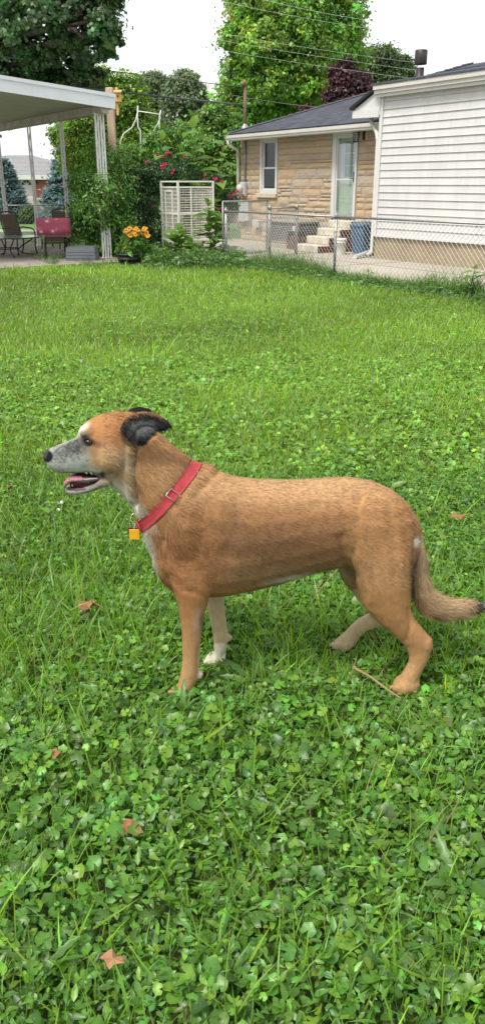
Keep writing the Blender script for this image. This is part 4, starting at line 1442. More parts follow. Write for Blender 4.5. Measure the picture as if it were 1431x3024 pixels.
MB().box(c0.x - wv_ * 1.0, c0.x - wv_ * .2, YP - hw_ - .012, YP - hw_ - .002, c0.z - .25, c0.z + hv + .12).build('backboard', M_pine, bhx)

# ------------------------------------------------------------------ white arbour frame
YA = 21.0
ab_ = empty('garden_arbour', (PY(440, 600, YA).x, YA, 0), 'white metal arbour frame with ogee top above the shrubs', 'arbour')
M_white = mat('white_enamel', (0.70, 0.70, 0.68), 0.4, var=0.05)
def ogee(name, uv, Y, r=.015, floor=True):
    p = [PY(u, v, Y) for u, v in uv]
    if floor: p.append(Vector((p[-1].x, Y, 0)))
    MB().tube(p, r, 7).build(name, M_white, ab_, True)
for dy, du in ((0, 0),):
    ogee('upright', [(407 + du, 312), (406 + du, 345), (408 + du, 376), (415 + du, 388), (416 + du, 455)], YA + dy)
    ogee('upright', [(475 + du, 325), (471 + du, 345), (470 + du, 377), (480 + du, 389), (486 + du, 455)], YA + dy)
ogee('arm', [(406, 335), (402, 352), (390, 377), (365, 395), (356, 417), (354, 460)], YA + .02)
ogee('arm', [(474, 345), (468, 362), (452, 391), (426, 409), (419, 431), (417, 460)], YA + .04)
ogee('cross_bar', [(407, 328), (474, 338)], YA, .012, False)
ogee('cross_bar', [(416, 431), (484, 434)], YA, .012, False)
ogee('cross_bar', [(356, 450), (416, 452)], YA, .012, False)

# ------------------------------------------------------------------ white birdcage
cgp = G(531, 764)
cage = empty('birdcage', cgp, 'tall white wire parrot cage standing among the weeds by the fence', 'cage')
NX = -MN                                        # right and away
UX = -E                                         # left and away
def CF(): return MB(cgp, NX, UX)
cw, cd = .80, .80
ztp = PY(531, 534, cgp.y)[2]; zbt = PY(531, 716, cgp.y)[2]; zhd = PY(531, 553, cgp.y)[2]; zmd = PY(531, 632, cgp.y)[2]
k_ = mpp(cgp.y)
cw = 99 * k_ / NX.x * 1.02; cd = 58 * k_ / abs(UX.x) * 1.0
M_cage = mat('cage_enamel', (0.72, 0.69, 0.62), 0.45, col2=(0.78, 0.75, 0.68), scale=5)
for x, y in ((0, 0), (cw, 0), (0, cd), (cw, cd)):
    CF().box(x - .019, x + .019, y - .019, y + .019, .0, ztp).build('corner_post', M_cage, cage)
def ringbar(z, t=.015):
    m_ = CF()
    m_.box(.0195, cw - .0195, -t, t, z - t, z + t); m_.box(.0195, cw - .0195, cd - t, cd + t, z - t, z + t); m_.box(-t, t, .0195, cd - .0195, z - t, z + t); m_.box(cw - t, cw + t, .0195, cd - .0195, z - t, z + t)
    m_.build('rail', M_cage, cage)
for z in (ztp - .012, zhd, zmd, zbt + .03, .18): ringbar(z)
CF().bbox(-.012, cw + .012, -.012, cd + .012, zbt - .02, zbt + .012, .006).build('tray', M_cage, cage)
def bars(face, vert=True):
    m_ = CF()
    n = int((cd if face in 'LR' else cw) / .04)
    L_ = cd if face in 'LR' else cw
    for i in range(1, n):
        t = L_ * i / n
        if face == 'L': a_, b_ = (0, t, zbt + .04), (0, t, zhd)
        elif face == 'R': a_, b_ = (cw, t, zbt + .04), (cw, t, zhd)
        elif face == 'F': a_, b_ = (t, 0, zbt + .04), (t, 0, zhd)
        else: a_, b_ = (t, cd, zbt + .04), (t, cd, zhd)
        if face == 'F' and .05 < t < cw * .36: continue
        m_.tube([a_, b_], .0040, 4, False)
    m_.build('vertical_bars', M_cage, cage)['kind'] = 'stuff'
    m_ = CF()
    nz = int((zhd - zbt) / (.075 if face != 'F' else .05))
    for j in range(1, nz):
        z = zbt + (zhd - zbt) * j / nz
        a_, b_ = {'L': ((0, 0, z), (0, cd, z)), 'R': ((cw, 0, z), (cw, cd, z)), 'F': ((0, 0, z), (cw, 0, z)), 'B': ((0, cd, z), (cw, cd, z))}[face]
        m_.tube([a_, b_], .0058 if face in 'F' else .0038, 4, False)
    m_.build('cross_bars', M_cage, cage)['kind'] = 'stuff'
for f_ in 'LRFB': bars(f_)
dm = CF(); y0_, y1_, z0_, z1_ = cd * .28, cd * .72, zbt + .14, zhd - .06
for (a_, b_, c_, d_) in ((y0_, y0_ + .03, z0_, z1_), (y1_ - .03, y1_, z0_, z1_), (y0_ + .03, y1_ - .03, z0_, z0_ + .03), (y0_ + .03, y1_ - .03, z1_ - .03, z1_)):
    dm.box(-.03, -.013, a_, b_, c_, d_)
dm.build('door', M_cage, cage)
CF().box(-.014 + cw * .36, .014 + cw * .36, -.012, .012, zbt + .04, zhd - .013).build('mullion', M_cage, cage)
CF().tube([(cw * .1, cd * .5, zmd), (cw * .9, cd * .5, zmd)], .016, 6).build('perch', M_wood, cage)
for x in (.12, .5):
    CF().lathe([(.045, 0), (.06, .07), (.055, .07), (.04, .01)], (cw * x, .08, zmd - .1), 10).build('feed_cup', M_cage, cage)

# ------------------------------------------------------------------ shrubs, roses, weeds round the cage
def shrub(name, label, loc, blobs, n, size, colr, seed, cat='shrub', tmpl=T_DIAMOND, group=None, **kw):
    s_ = empty(name, loc, label, cat, group)
    r = random.Random(seed)
    st_ = MB()
    for b in blobs:
        for q in range(1):
            e_ = Vector((b[0] + r.uniform(-.4, .4) * b[3], b[1] + r.uniform(-.4, .4) * b[4], b[2] + b[5] * .5))
            o_ = Vector((loc[0] + r.uniform(-.12, .12), loc[1] + r.uniform(-.1, .1), 0))
            st_.tube([o_, o_.lerp(e_, .5) + Vector((r.uniform(-.1, .1), 0, .1)), e_], [.016, .011, .004], 5)
    st_.build('stems', M_bark, s_)
    (V, F, C), cen = blob_leaves(blobs, n, size, colr, seed, tmpl, **kw)
    put(bpy.data.objects.new('foliage', np_mesh('foliage', V, F, M_leaf, C)), s_)
    return s_, cen
Ys = 19.3
s1, _ = shrub('leafy_shrub', 'loose light green shrub growing round the corner patio posts', (PY(300, 700, 18.9).x, 18.9, 0),
    [EL(325, 490, 45, 55, 18.9), EL(255, 540, 42, 45, 18.3), EL(300, 575, 42, 48, 17.9), EL(350, 580, 45, 60, 18.6), EL(240, 610, 38, 40, 18.2), EL(300, 640, 50, 50, 18.2), EL(345, 680, 50, 60, 18.6), EL(355, 470, 45, 50, Ys + .5), EL(250, 670, 30, 30, 18.3), EL(300, 700, 50, 50, 18.8), EL(215, 690, 22, 26, 18.2)],
    14000, .075, (0.1015, 0.2363, 0.0350), 51, tmpl=T_OVAL, spread=.42, sprays=.30, var=.35, sub=16)
s2, _ = shrub('leafy_shrub', 'bright green leafy bush behind the roses under the arbour', (PY(440, 700, 20.4).x, 20.4, 0),
    [EL(400, 480, 55, 45, Ys + 1), EL(470, 430, 45, 45, Ys + 1.2), EL(440, 520, 60, 50, Ys + 1), EL(370, 520, 40, 40, Ys + 1), EL(530, 420, 40, 40, Ys + 1.3)],
    9000, .085, (0.1313, 0.2888, 0.0420), 52, tmpl=T_OVAL, spread=.3, var=.35, sprays=.15)
rose, cen = shrub('rose_bush', 'dark leaved climbing rose bush with pink blooms behind the cage', (PY(470, 700, 19.6).x, 19.6, 0),
    [EL(470, 520, 60, 48, Ys + .3), EL(410, 560, 55, 60, Ys), EL(550, 510, 60, 40, Ys + .5), EL(390, 640, 55, 70, Ys - .1), EL(450, 680, 60, 70, Ys + .2), EL(640, 560, 38, 42, Ys + .5), EL(680, 600, 26, 30, Ys + .4), EL(400, 715, 60, 40, Ys), EL(460, 745, 60, 30, Ys - .2), EL(340, 735, 40, 32, Ys - .3), EL(560, 650, 60, 80, Ys + .7), EL(650, 640, 34, 50, Ys + .6)],
    25000, .06, (0.0385, 0.1050, 0.0315), 53, tmpl=T_OVAL, spread=.26, var=.3, cat='rose bush')
def bloom_mesh(name, m, petals, rad, cup, rows=3):
    mb = MB()
    for j in range(rows):
        f = 1 - j / rows * .55
        for k in range(petals):
            an = 2 * math.pi * (k + j * .5) / petals
            c_, s_ = math.cos(an), math.sin(an)
            px, py = -s_, c_
            w = rad * .5 * f
            r1 = rad * f
            mb.add([(0,0,0), (c_*r1*.6 + px*w, s_*r1*.6 + py*w, cup*(.5 + j*.4)*rad), (c_*r1, s_*r1, cup*(.8 + j*.5)*rad - .1*rad), (c_*r1*.6 - px*w, s_*r1*.6 - py*w, cup*(.5 + j*.4)*rad)], [(0,1,2,3)])
    return mb.mesh(name, m)
M_pink = mat('rose_petal', (0.46, 0.05, 0.13), 0.6, var=0.25, scale=30, rand=.25)
rosem = bloom_mesh('bloom', M_pink, 6, .062, .55)
for (u, v) in ((465, 457), (495, 450), (492, 458), (502, 453), (480, 465), (480, 488), (488, 486), (546, 462), (480, 497), (511, 503), (435, 479), (508, 512), (605, 518), (604, 529), (632, 527), (637, 530), (656, 536), (424, 617), (441, 612), (428, 635), (409, 605), (648, 617), (676, 578), (690, 576), (678, 583), (700, 566), (716, 578), (407, 527)):
    p = PY(u, v, Ys - .45 if v < 600 and u < 560 else Ys - .1)
    d_ = Vector((random.uniform(-.4, .4), -1, random.uniform(.2, .9))).to_track_quat('Z', 'Y').to_matrix().to_4x4()
    shared('bloom', rosem, rose, Matrix.Translation(p) @ d_ @ Matrix.Scale(random.uniform(.5, .82), 4))

# big-leaved weeds: stem plus separate leaves
bigleaf = None
def leafshape(name, tv, tf, colr):
    v = np.array(tv, float)
    me = np_mesh(name, v, np.array(tf), M_leaf, np.repeat(np.array(colr)[None], len(v), 0))
    return me
def long_leaf(nseg=6, w=.26):
    v, f = [], []
    for i in range(nseg + 1):
        t = i / nseg
        ww = w * math.sin(math.pi * t ** .75) ** .9 + (.004)
        z = .22 * t - .55 * t * t
        v += [(t * .95, -ww, z + .05 * (ww / w)), (t * .95, 0, z), (t * .95, ww, z + .05 * (ww / w))]
    for i in range(nseg):
        a = i * 3
        f += [(a, a+3, a+1), (a+1, a+3, a+4), (a+1, a+4, a+2), (a+2, a+4, a+5)]
    return v, f
LL = long_leaf()
WEEDL = [leafshape('leaf', *LL, c) for c in ((0.125, 0.275, 0.032), (0.10, 0.235, 0.034), (0.165, 0.32, 0.04))]
M_stem = mat('weed_stem', (0.13, 0.14, 0.04), 0.7, col2=(0.15, 0.08, 0.05), scale=3)
def weed(label, u, vb, vt, Y, size, n, seed, lean=0.0, group='tall leafy weeds round the white cage', cat='weed', name='tall_weed'):
    b = PY(u, vb, Y); zb = 0.0
    zt = PY(u, vt, Y).z
    b.z = 0
    wd = empty(name, b, label, cat, group)
    r = random.Random(seed)
    path = [Vector((b.x + lean * t + .02 * math.sin(4 * t + seed), Y, zt * t)) for t in (0, .25, .5, .75, 1)]
    MB().tube(path, [.014, .012, .010, .007, .003], 6).build('stem', M_stem, wd, True)
    for i in range(n):
        t = .12 + .88 * (i + .5) / n
        seg = min(3, int(t * 4)); q = path[seg].lerp(path[seg + 1], t * 4 - seg)
        an = i * 2.4 + r.uniform(-.4, .4)
        s_ = size * (1.15 - .65 * abs(t - .55)) * r.uniform(.8, 1.2) * (.55 if t > .93 else 1)
        up_ = R(r.uniform(5, 40)) if t < .9 else R(r.uniform(40, 70))
        m4 = Matrix.Translation(q) @ Matrix.Rotation(an, 4, 'Z') @ Matrix.Rotation(-up_, 4, 'Y') @ Matrix.Rotation(r.uniform(-.4, .4), 4, 'X') @ Matrix.Scale(s_, 4)
        shared('leaf', r.choice(WEEDL), wd, m4)
    return wd
Yw = cgp.y - .55
weed('tallest broad-leaved weed in front of the cage corner nearest the fence', 620, 790, 598, Yw, .33, 34, 1)
weed('leafy weed standing before the lower left part of the cage', 531, 790, 672, Yw, .33, 22, 2)
weed('leafy weed leaning right between the cage and the fence post', 630, 785, 640, Yw + .1, .30, 20, 3, .12)
weed('short weed under the middle of the cage', 565, 795, 715, Yw - .1, .32, 16, 4)
weed('short weed just left of the fence end post', 662, 800, 735, Yw - .2, .30, 14, 5, .1)
weed('low weed at the bottom left leg of the cage', 500, 795, 722, Yw, .27, 14, 6)
weed('low leafy weed between the middle of the cage and the lawn', 595, 798, 735, Yw - .2, .29, 14, 14)
weed('low leafy weed just right of the black tub', 462, 796, 735, Yw - .2, .24, 14, 15)
weed('low broad weed at the foot of the fence end post', 700, 802, 765, Yw - .3, .2, 9, 13, .1)
weed('tall plant with big drooping leaves rising behind the cage', 570, 780, 345, cgp.y + 1.1, .50, 26, 7, .1)
weed('leaning big-leaved plant behind the right end of the cage', 625, 780, 385, cgp.y + 1.0, .44, 20, 8, .35)
weed('big-leaved plant behind the left end of the cage', 500, 780, 390, cgp.y + 1.2, .42, 20, 9, -.1)
wf = G(1385, 872)
weed('small bright broad-leaved weed at the fence by the picture edge', 1388, 872, 792, wf.y - .5, .21, 11, 10, 0, cat='weed', name='broadleaf_weed')
weed('slender weed in the grass under the fence rail', 1080, 850, 795, G(1080, 850).y, .12, 8, 11, name='broadleaf_weed')

# yellow flowers in the tub
fl_ = empty('yellow_flowers', (pl_.x, pl_.y, pth * .93), 'clump of yellow orange daisies growing in the black tub', 'flowers')
kk = mpp(pl_.y)
(V, F, C), _ = blob_leaves([EL(395, 722, 32, 26, pl_.y), EL(375, 735, 28, 18, pl_.y), EL(415, 735, 20, 18, pl_.y), EL(400, 705, 32, 18, pl_.y)], 2600, .10, (0.10, 0.21, 0.028), 61, T_OVAL, up=.1, var=.25)
put(bpy.data.objects.new('foliage', np_mesh('foliage', V, F, M_leaf, C)), fl_)
M_yel = mat('yellow_petal', (0.72, 0.33, 0.012), 0.6, var=0.2, scale=20, rand=.15)
def daisy():
    mb = MB()
    for k in range(11):
        an = 2 * math.pi * k / 11
        c_, s_ = math.cos(an), math.sin(an)
        mb.add([(0,0,0), (c_*.035 - s_*.013, s_*.035 + c_*.013, .004), (c_*.06, s_*.06, -.008), (c_*.035 + s_*.013, s_*.035 - c_*.013, .004)], [(0,3,2,1)])
    return mb.mesh('bloom', M_yel)
DAISY = daisy()
cone = MB(); cone.ball((0, 0, .006), .016, .016, .012, 8, 5); CONE = cone.mesh('flower_centre', mat('flower_centre', (0.10, 0.035, 0.01), 0.8), True)
rr = random.Random(4)
spots = [(rr.uniform(369, 440), rr.uniform(672, 697)) for _ in range(24)] + [(367, 728), (372, 680), (378, 690), (400, 692), (437, 697)]
for (u, v) in spots:
    p = PY(u, v, pl_.y - rr.uniform(.05, .3))
    m4 = Matrix.Translation(p) @ Vector((rr.uniform(-.6, .6), -1, rr.uniform(.3, 1.4))).to_track_quat('Z', 'Y').to_matrix().to_4x4() @ Matrix.Scale(rr.uniform(.6, .92), 4)
    bo = shared('bloom', DAISY, fl_, m4)
    shared('flower_centre', CONE, bo, m4)
    MB().tube([p, Vector((p.x * .7 + pl_.x * .3, pl_.y - .05, pth + .1))], .004, 4).build('flower_stem', M_stem, fl_)
of = PY(442, 781, pl_.y - .2)
ofl = empty('blanket_flower', (of.x, of.y, 0), 'single orange flower low in the grass right of the black tub', 'flower')
m4 = Matrix.Translation(of) @ Vector((0, -1, .4)).to_track_quat('Z', 'Y').to_matrix().to_4x4() @ Matrix.Scale(1.0, 4)
o_ = shared('bloom', DAISY.copy(), ofl, m4); o_.data.materials[0] = mat('orange_petal', (0.62, 0.11, 0.01), 0.6, var=0.2)
shared('flower_centre', CONE, o_, m4)
MB().tube([of, (of.x, of.y + .02, 0)], .004, 4).build('stem', M_stem, ofl)

# ------------------------------------------------------------------ overhead wires
M_cab = mat('cable', (0.06, 0.065, 0.07), 0.5)
M_cabl = mat('pale_cable', (0.48, 0.52, 0.50), 0.4, metal=0.4)
def cable(label, uv0, uv1, Y0, Y1, r, m, sag=.15, ext=1.0, group='overhead cables'):
    a, b = PY(*uv0, Y0), PY(*uv1, Y1)
    a2 = a - (b - a) * ext * .6; b2 = b + (b - a) * ext
    n = 24
    pts = [a2.lerp(b2, i / n) - Vector((0, 0, sag * 4 * (i / n) * (1 - i / n))) for i in range(n + 1)]
    tag(MB().tube(pts, r, 5).build('overhead_cable', m, None, True), label, 'cable', group)
cs_ = lambda x, y: (711 + x * .5906, y * .5906)
cable('highest of the pale cables crossing the tall maple', cs_(200, 0), cs_(600, 70), 30.0, 29.0, .0035, M_cabl)
cable('second highest pale cable crossing the tall maple', cs_(30, 15), cs_(600, 110), 30.1, 29.1, .0035, M_cabl)
cable('middle pale cable crossing the tall maple', cs_(0, 165), cs_(700, 265), 30.0, 29.0, .0035, M_cabl)
cable('second lowest pale cable crossing the tall maple above the plum', cs_(0, 200), cs_(760, 310), 30.1, 29.1, .004, M_cabl)
cable('lowest pale cable crossing the tall maple and the plum', cs_(0, 250), cs_(800, 360), 30.2, 29.2, .004, M_cabl)
mastp = W0 + E * ms + MN * .16
def drop(label, uv0, Y0, z1, r, m, sag):
    a = PY(*uv0, Y0); b = Vector((mastp.x, mastp.y, z1))
    a2 = a + (a - b) * 1.2
    pts = [a2.lerp(b, i / 20) - Vector((0, 0, sag * 4 * (i / 20) * (1 - i / 20))) for i in range(21)]
    tag(MB().tube(pts, r, 6).build('service_cable', m, None, True), label, 'cable', 'service cables to the roof mast')
drop('thick black service cable running past the birdhouse to the roof mast', (354, 269), 24.5, mtop - .48, .024, M_cab, .02)
drop('thin upper service cable running to the top of the roof mast', (290, 201), 24.5, mtop - .05, .012, M_cab, .03)
cable('dark cable behind the mast above the dark roof', cs_(30, 485), cs_(380, 530), 27.5, 27.0, .014, M_cab, .05, .4)
# ------------------------------------------------------------------ the lawn: grass, ground ivy, small weeds
KB2, A2, B2 = KB, MNl, Ul
def on_lawn(x, y):
    d = (x - W0.x) * MN.x + (y - W0.y) * MN.y
    a = (x - KB2.x) * A2.x + (y - KB2.y) * A2.y
    b = (x - KB2.x) * B2.x + (y - KB2.y) * B2.y
    patio = (a > -.27) & (b > -1.07)
    return (d > DF - .22) & ~patio & (y < 20.5)

def sample(y0, y1, dens, seed, margin=.55):
    r = np.random.default_rng(seed)
    hw = lambda y: .297 * (y * CP + EYE * SP) + margin
    area = (y1 - y0) * (hw(y0) + hw(y1))
    n = int(area * dens)
    y = y0 + (y1 - y0) * r.random(int(n * 1.4))
    w1 = hw(y1)
    x = r.uniform(-w1, w1, len(y))
    ok = (np.abs(x) < hw(y)) & on_lawn(x, y)
    return x[ok], y[ok], r

BL_T = ([(0,-.5,0),(0,.5,0),(.34,-.46,.05),(.34,.46,.05),(.7,-.34,.2),(.7,.34,.2),(1,0,.42)], [(0,2,1),(1,2,3),(2,4,3),(3,4,5),(4,6,5)])
BL_F = ([(0,-.5,0),(0,.5,0),(.55,-.4,.12),(.55,.4,.12),(1,0,.4)], [(0,2,1),(1,2,3),(2,4,3)])

def grassy(x, y):
    return np.clip((fbm(x * .9 + 3, y * .9 + 7, 5) - .36) / .28, 0, 1)

def blades(x, y, r, length, width, base, tmpl, lean=.45, hfac=None, var=.25, zlift=None):
    n = len(x)
    an = r.uniform(0, 2 * math.pi, n)
    nrm = np.stack([np.cos(an), np.sin(an), r.normal(0, .15, n)], 1)
    fwd = np.stack([r.normal(0, lean, n), r.normal(0, lean, n), np.ones(n)], 1)
    L = length * np.exp(r.normal(0, .32, n))
    L = L * np.maximum(trod(x, y), .3)
    if hfac is not None: L = L * hfac
    s = np.stack([L, width * np.exp(r.normal(0, .25, n)), L * r.uniform(.3, 1.4, n)], 1)
    c = greens(n, base, var, int(r.integers(1e6)), .16)
    dry = r.random(n) < .035
    c[dry] = np.array([.26, .21, .085]) * np.exp(r.normal(0, .2, (dry.sum(), 1)))
    big = np.exp((fbm(x * .45, y * .45, 9) - .5) * 1.0)[:, None]
    c = c * big
    z = np.zeros(n) if zlift is None else zlift
    return scatter(*tmpl, np.stack([x, y, z], 1), nrm, fwd, s, c)

def leaves(x, y, r, size, hmax, base, tmpl, tilt=.42, var=.34, lime=.08, flat=True):
    n = len(x)
    hm = hmax * (.15 + 1.7 * fbm(x * 3.4, y * 3.4, 21))
    z = .006 + hm * trod(x, y) * r.random(n) ** .6
    nrm = np.stack([r.normal(0, tilt, n), r.normal(-.12, tilt, n), np.ones(n)], 1)
    an = r.uniform(0, 2 * math.pi, n)
    fwd = np.stack([np.cos(an), np.sin(an), r.normal(0, .2, n)], 1)
    s = size * np.minimum(np.exp(r.normal(0, .32, n)) * (.75 + .45 * fbm(x * 3.1, y * 3.1, 41)), 1.5)
    c = greens(n, base, var, int(r.integers(1e6)), .14)
    q = r.random(n) < lime
    c[q] = np.array([.20, .36, .035]) * np.exp(r.normal(0, .15, (q.sum(), 1)))
    q = r.random(n) < .10
    c[q] = c[q] * np.array([.9, .95, 1.7])
    k = len(tmpl[0])
    shade = [1.22] + [.88 + .16 * (i % 2) for i in range(k - 1)] if k > 8 else None   # paler veins at the leaf's middle
    return scatter(*tmpl, np.stack([x, y, z], 1), nrm, fwd, s, c, shade)

G_NEAR = (0.145, 0.300, 0.020)
G_MID = (0.190, 0.345, 0.024)
IVY = (0.102, 0.244, 0.026)
IVYM = (0.155, 0.315, 0.032)

PAWS = [G(505, 2060), G(605, 1972), G(1175, 2048), G(1000, 1925), G(1215, 2048), G(550, 2060), G(640, 1972)]
def trod(x, y):
    f = np.ones(len(x))
    for p in PAWS:
        dx, dy = x - p.x, y - (p.y - .05)
        f = np.minimum(f, np.clip((np.hypot(dx * .9, dy * .85) - .03) / .12, .35, 1))
    return f
gp, lp = [], []
# foreground
x, y, r = sample(.55, 2.2, 3000, 101); k = r.random(len(x)) < (.3 + .7 * grassy(x, y)); x, y = x[k], y[k]
gp.append(blades(x, y, r, .095, .0042, G_NEAR, BL_T, .55))
x, y, r = sample(2.2, 4.2, 4200, 102); k = r.random(len(x)) < (.3 + .7 * grassy(x, y)); x, y = x[k], y[k]
gp.append(blades(x, y, r, .095, .0045, G_NEAR, BL_T, .5))
x, y, r = sample(4.2, 7.5, 3600, 103); k = r.random(len(x)) < (.45 + .55 * grassy(x, y)); x, y = x[k], y[k]
gp.append(blades(x, y, r, .075, .006, G_MID, BL_F, .45))
x, y, r = sample(7.5, 12, 2400, 104)
gp.append(blades(x, y, r, .068, .008, G_MID, BL_F, .42))
x, y, r = sample(12, 20.5, 1300, 105, .3)
gp.append(blades(x, y, r, .065, .012, G_MID, BL_F, .4))
# taller uncut grass along the fence and round the tubs and cage
def strip(n, seed, L, wd, base):
    r = np.random.default_rng(seed)
    s = r.uniform(SF - SP_ * 1.25, SF + SP_ * 2.6, n)
    d = DF + np.abs(r.normal(0, .20, n)) * 1.0 - .12
    x = W0.x + E.x * s + MN.x * d
    y = W0.y + E.y * s + MN.y * d
    hf = np.exp(-np.maximum(d - DF, 0) * 1.6) * (.6 + .8 * vnoise(s * 1.3, s * 0 + 2, 4))
    return blades(x, y, r, L, wd, base, BL_T, .3, hf)
gp.append(strip(16000, 106, .20, .008, (0.105, 0.225, 0.028)))
r = np.random.default_rng(107)
n = 9000
u = r.uniform(90, 690, n)
t = np.clip((u - 150) / 540, 0, 1)
v0 = 782 + 10 * np.sin(u * .05) + np.where(u < 200, -2, 8)
px = np.array([G(a, b) for a, b in zip(u, v0 - r.random(n) ** 1.5 * 22)])
hf = .5 + .9 * vnoise(u * .02, u * 0, 8)
k = (px[:, 0] - KB.x) * MNl.x + (px[:, 1] - KB.y) * MNl.y
keep = (u > 190) | (r.random(n) < .25)
hf = hf * np.where((u > 185) & (u < 470), .42, 1)
gp.append(blades(px[keep, 0], px[keep, 1], r, .14, .009, (0.075, 0.175, 0.028), BL_T, .35, hf[keep]))

V, F, C = join(gp)
tag(put(bpy.data.objects.new('grass', np_mesh('grass', V, F, M_grass, C))), 'green lawn grass growing all over the yard', 'grass', kind='stuff')

# ground ivy (round scalloped leaves), small pointed weeds, broad leaves
T_SM = ([(0,0,0),(.45,.22,.05),(1,0,-.04),(.45,-.22,.05)], [(0,2,1),(0,3,2)])
def patch(x, y): return np.clip((fbm(x * 1.3 + 11, y * 1.3 + 2, 31) - .40) / .2, 0, 1)
x, y, r = sample(.55, 2.2, 9000, 111)
pm = patch(x, y); k = r.random(len(x)) < (1 - .75 * pm) * (1 - .35 * grassy(x, y)) * np.clip(.25 + 1.9 * (fbm(x * 5, y * 5, 61) - .22), .2, 1)
lp.append(leaves(x[k], y[k], r, .0250, .062, IVY, T_IVY))
k = r.random(len(x)) < pm * .95
lp.append(leaves(x[k], y[k], r, .022, .06, (0.10, 0.24, 0.024), T_OVAL, .5))
x, y, r = sample(2.2, 4.2, 7400, 112)
pm = patch(x, y); k = r.random(len(x)) < (1 - .75 * pm) * (1 - .6 * grassy(x, y))
lp.append(leaves(x[k], y[k], r, .0225, .05, IVY, T_IVY))
k = r.random(len(x)) < pm * .8
lp.append(leaves(x[k], y[k], r, .024, .05, (0.115, 0.265, 0.024), T_OVAL, .5))
x, y, r = sample(4.2, 7.5, 2500, 113)
k = r.random(len(x)) < (1 - .7 * grassy(x, y))
lp.append(leaves(x[k], y[k], r, .030, .055, IVYM, T_IVY))
x, y, r = sample(7.5, 13, 900, 114)
k = r.random(len(x)) < np.clip((fbm(x * .8, y * .8, 51) - .42) * 5, .05, 1)
lp.append(leaves(x[k], y[k], r, .042, .05, IVYM, T_SM, .35))
# scattered bigger leaves: violets and plantain
x, y, r = sample(.55, 4.5, 40, 115)
lp.append(leaves(x, y, r, .036, .07, (0.11, 0.24, 0.026), T_IVY, .45))
x, y, r = sample(.55, 6.0, 70, 116)
lp.append(leaves(x, y, r, .062, .035, (0.14, 0.28, 0.026), T_OVAL, .55))
# broad weeds under the fence
r = np.random.default_rng(117)
n = 7000
s = r.uniform(SF - SP_ * 1.2, SF + SP_ * 2.6, n); d = DF + .12 + np.abs(r.normal(0, .26, n))
x = W0.x + E.x * s + MN.x * d; y = W0.y + E.y * s + MN.y * d
lp.append(leaves(x, y, r, .06, .11, (0.072, 0.17, 0.03), T_OVAL, .45, lime=.02))
# low leafy weeds round the tubs and cage
r = np.random.default_rng(118)
n = 4200
u = r.uniform(430, 720, n)
p = np.array([G(a, b) for a, b in zip(u, 786 + r.normal(0, 8, n))])
lp.append(leaves(p[:, 0], p[:, 1], r, .075, .24, (0.075, 0.17, 0.025), T_OVAL, .6, lime=.03))
V, F, C = join(lp)
tag(put(bpy.data.objects.new('ground_ivy', np_mesh('ground_ivy', V, F, M_leaf, C))), 'ground ivy and small broad-leaved weeds carpeting the lawn', 'ground cover', kind='stuff')

# ------------------------------------------------------------------ single weeds, dead leaves, twig, clover
def toothed(w=.115):
    v, f = [], []
    n = 9
    for i in range(n + 1):
        t = i / n
        ww = w * (math.sin(math.pi * min(1, t * .9 + .05)) ** .8) * (1.0 if i % 2 else .62)
        z = .30 * t - .34 * t * t
        v += [(t, -ww, z + .03), (t, 0, z), (t, ww, z + .03)]
    for i in range(n):
        a = i * 3
        f += [(a, a+3, a+1), (a+1, a+3, a+4), (a+1, a+4, a+2), (a+2, a+4, a+5)]
    return v, f
DL = [leafshape('leaf', *toothed(), c) for c in ((0.095, 0.215, 0.035), (0.12, 0.25, 0.045), (0.075, 0.185, 0.04))]
PLN = [leafshape('leaf', *long_leaf(7, .27), c) for c in ((0.095, 0.215, 0.04), (0.115, 0.24, 0.045))]
def rosette(name, label, u, v, size, n, meshes, seed, group, up=(8, 40)):
    p = G(u, v)
    o = empty(name, p, label, 'weed', group)
    r = random.Random(seed)
    for i in range(n):
        an = i * 2 * math.pi / n + r.uniform(-.3, .3)
        m4 = Matrix.Translation(p + Vector((0, 0, .02))) @ Matrix.Rotation(an, 4, 'Z') @ Matrix.Rotation(-R(r.uniform(*up)), 4, 'Y') @ Matrix.Rotation(r.uniform(-.5, .5), 4, 'X') @ Matrix.Scale(size * r.uniform(.75, 1.15), 4)
        shared('leaf', r.choice(meshes), o, m4)
gd_ = 'dandelion rosettes in the lawn'
rosette('dandelion', 'dandelion right in front of the near front paw', 540, 2128, .10, 7, DL, 1, gd_, (30, 60))
rosette('dandelion', 'dandelion below the belly between the legs of the dog', 740, 2030, .11, 8, DL, 2, gd_)
rosette('plantain', 'broad plantain with upright oval leaf below the belly', 800, 2150, .09, 6, PLN, 3, 'plantains in the lawn', (20, 55))
rosette('dandelion', 'large dandelion low at the right picture edge', 1350, 2640, .125, 9, DL, 4, gd_)
rosette('dandelion', 'dandelion near the right edge below the rear paw', 1330, 2200, .12, 9, DL, 5, gd_)
rosette('dandelion', 'dandelion in the lower middle of the ivy', 850, 2450, .11, 8, DL, 6, gd_)
rosette('dandelion', 'dandelion left of centre below the near front paw', 540, 2330, .11, 8, DL, 7, gd_)
rosette('dandelion', 'dandelion at the bottom left corner of the lawn', 130, 2900, .11, 8, DL, 8, gd_)
rosette('plantain', 'plantain behind the neck of the dog', 700, 1330, .12, 7, PLN, 9, 'plantains in the lawn')
rosette('dandelion', 'dandelion behind the tail near the picture edge', 1370, 1700, .125, 9, DL, 10, gd_)
rosette('dandelion', 'dandelion left of the chest at the picture edge', 60, 1720, .12, 8, DL, 11, gd_)
rosette('plantain', 'plantain at the bottom right of the ivy', 1150, 2860, .09, 7, PLN, 12, 'plantains in the lawn')

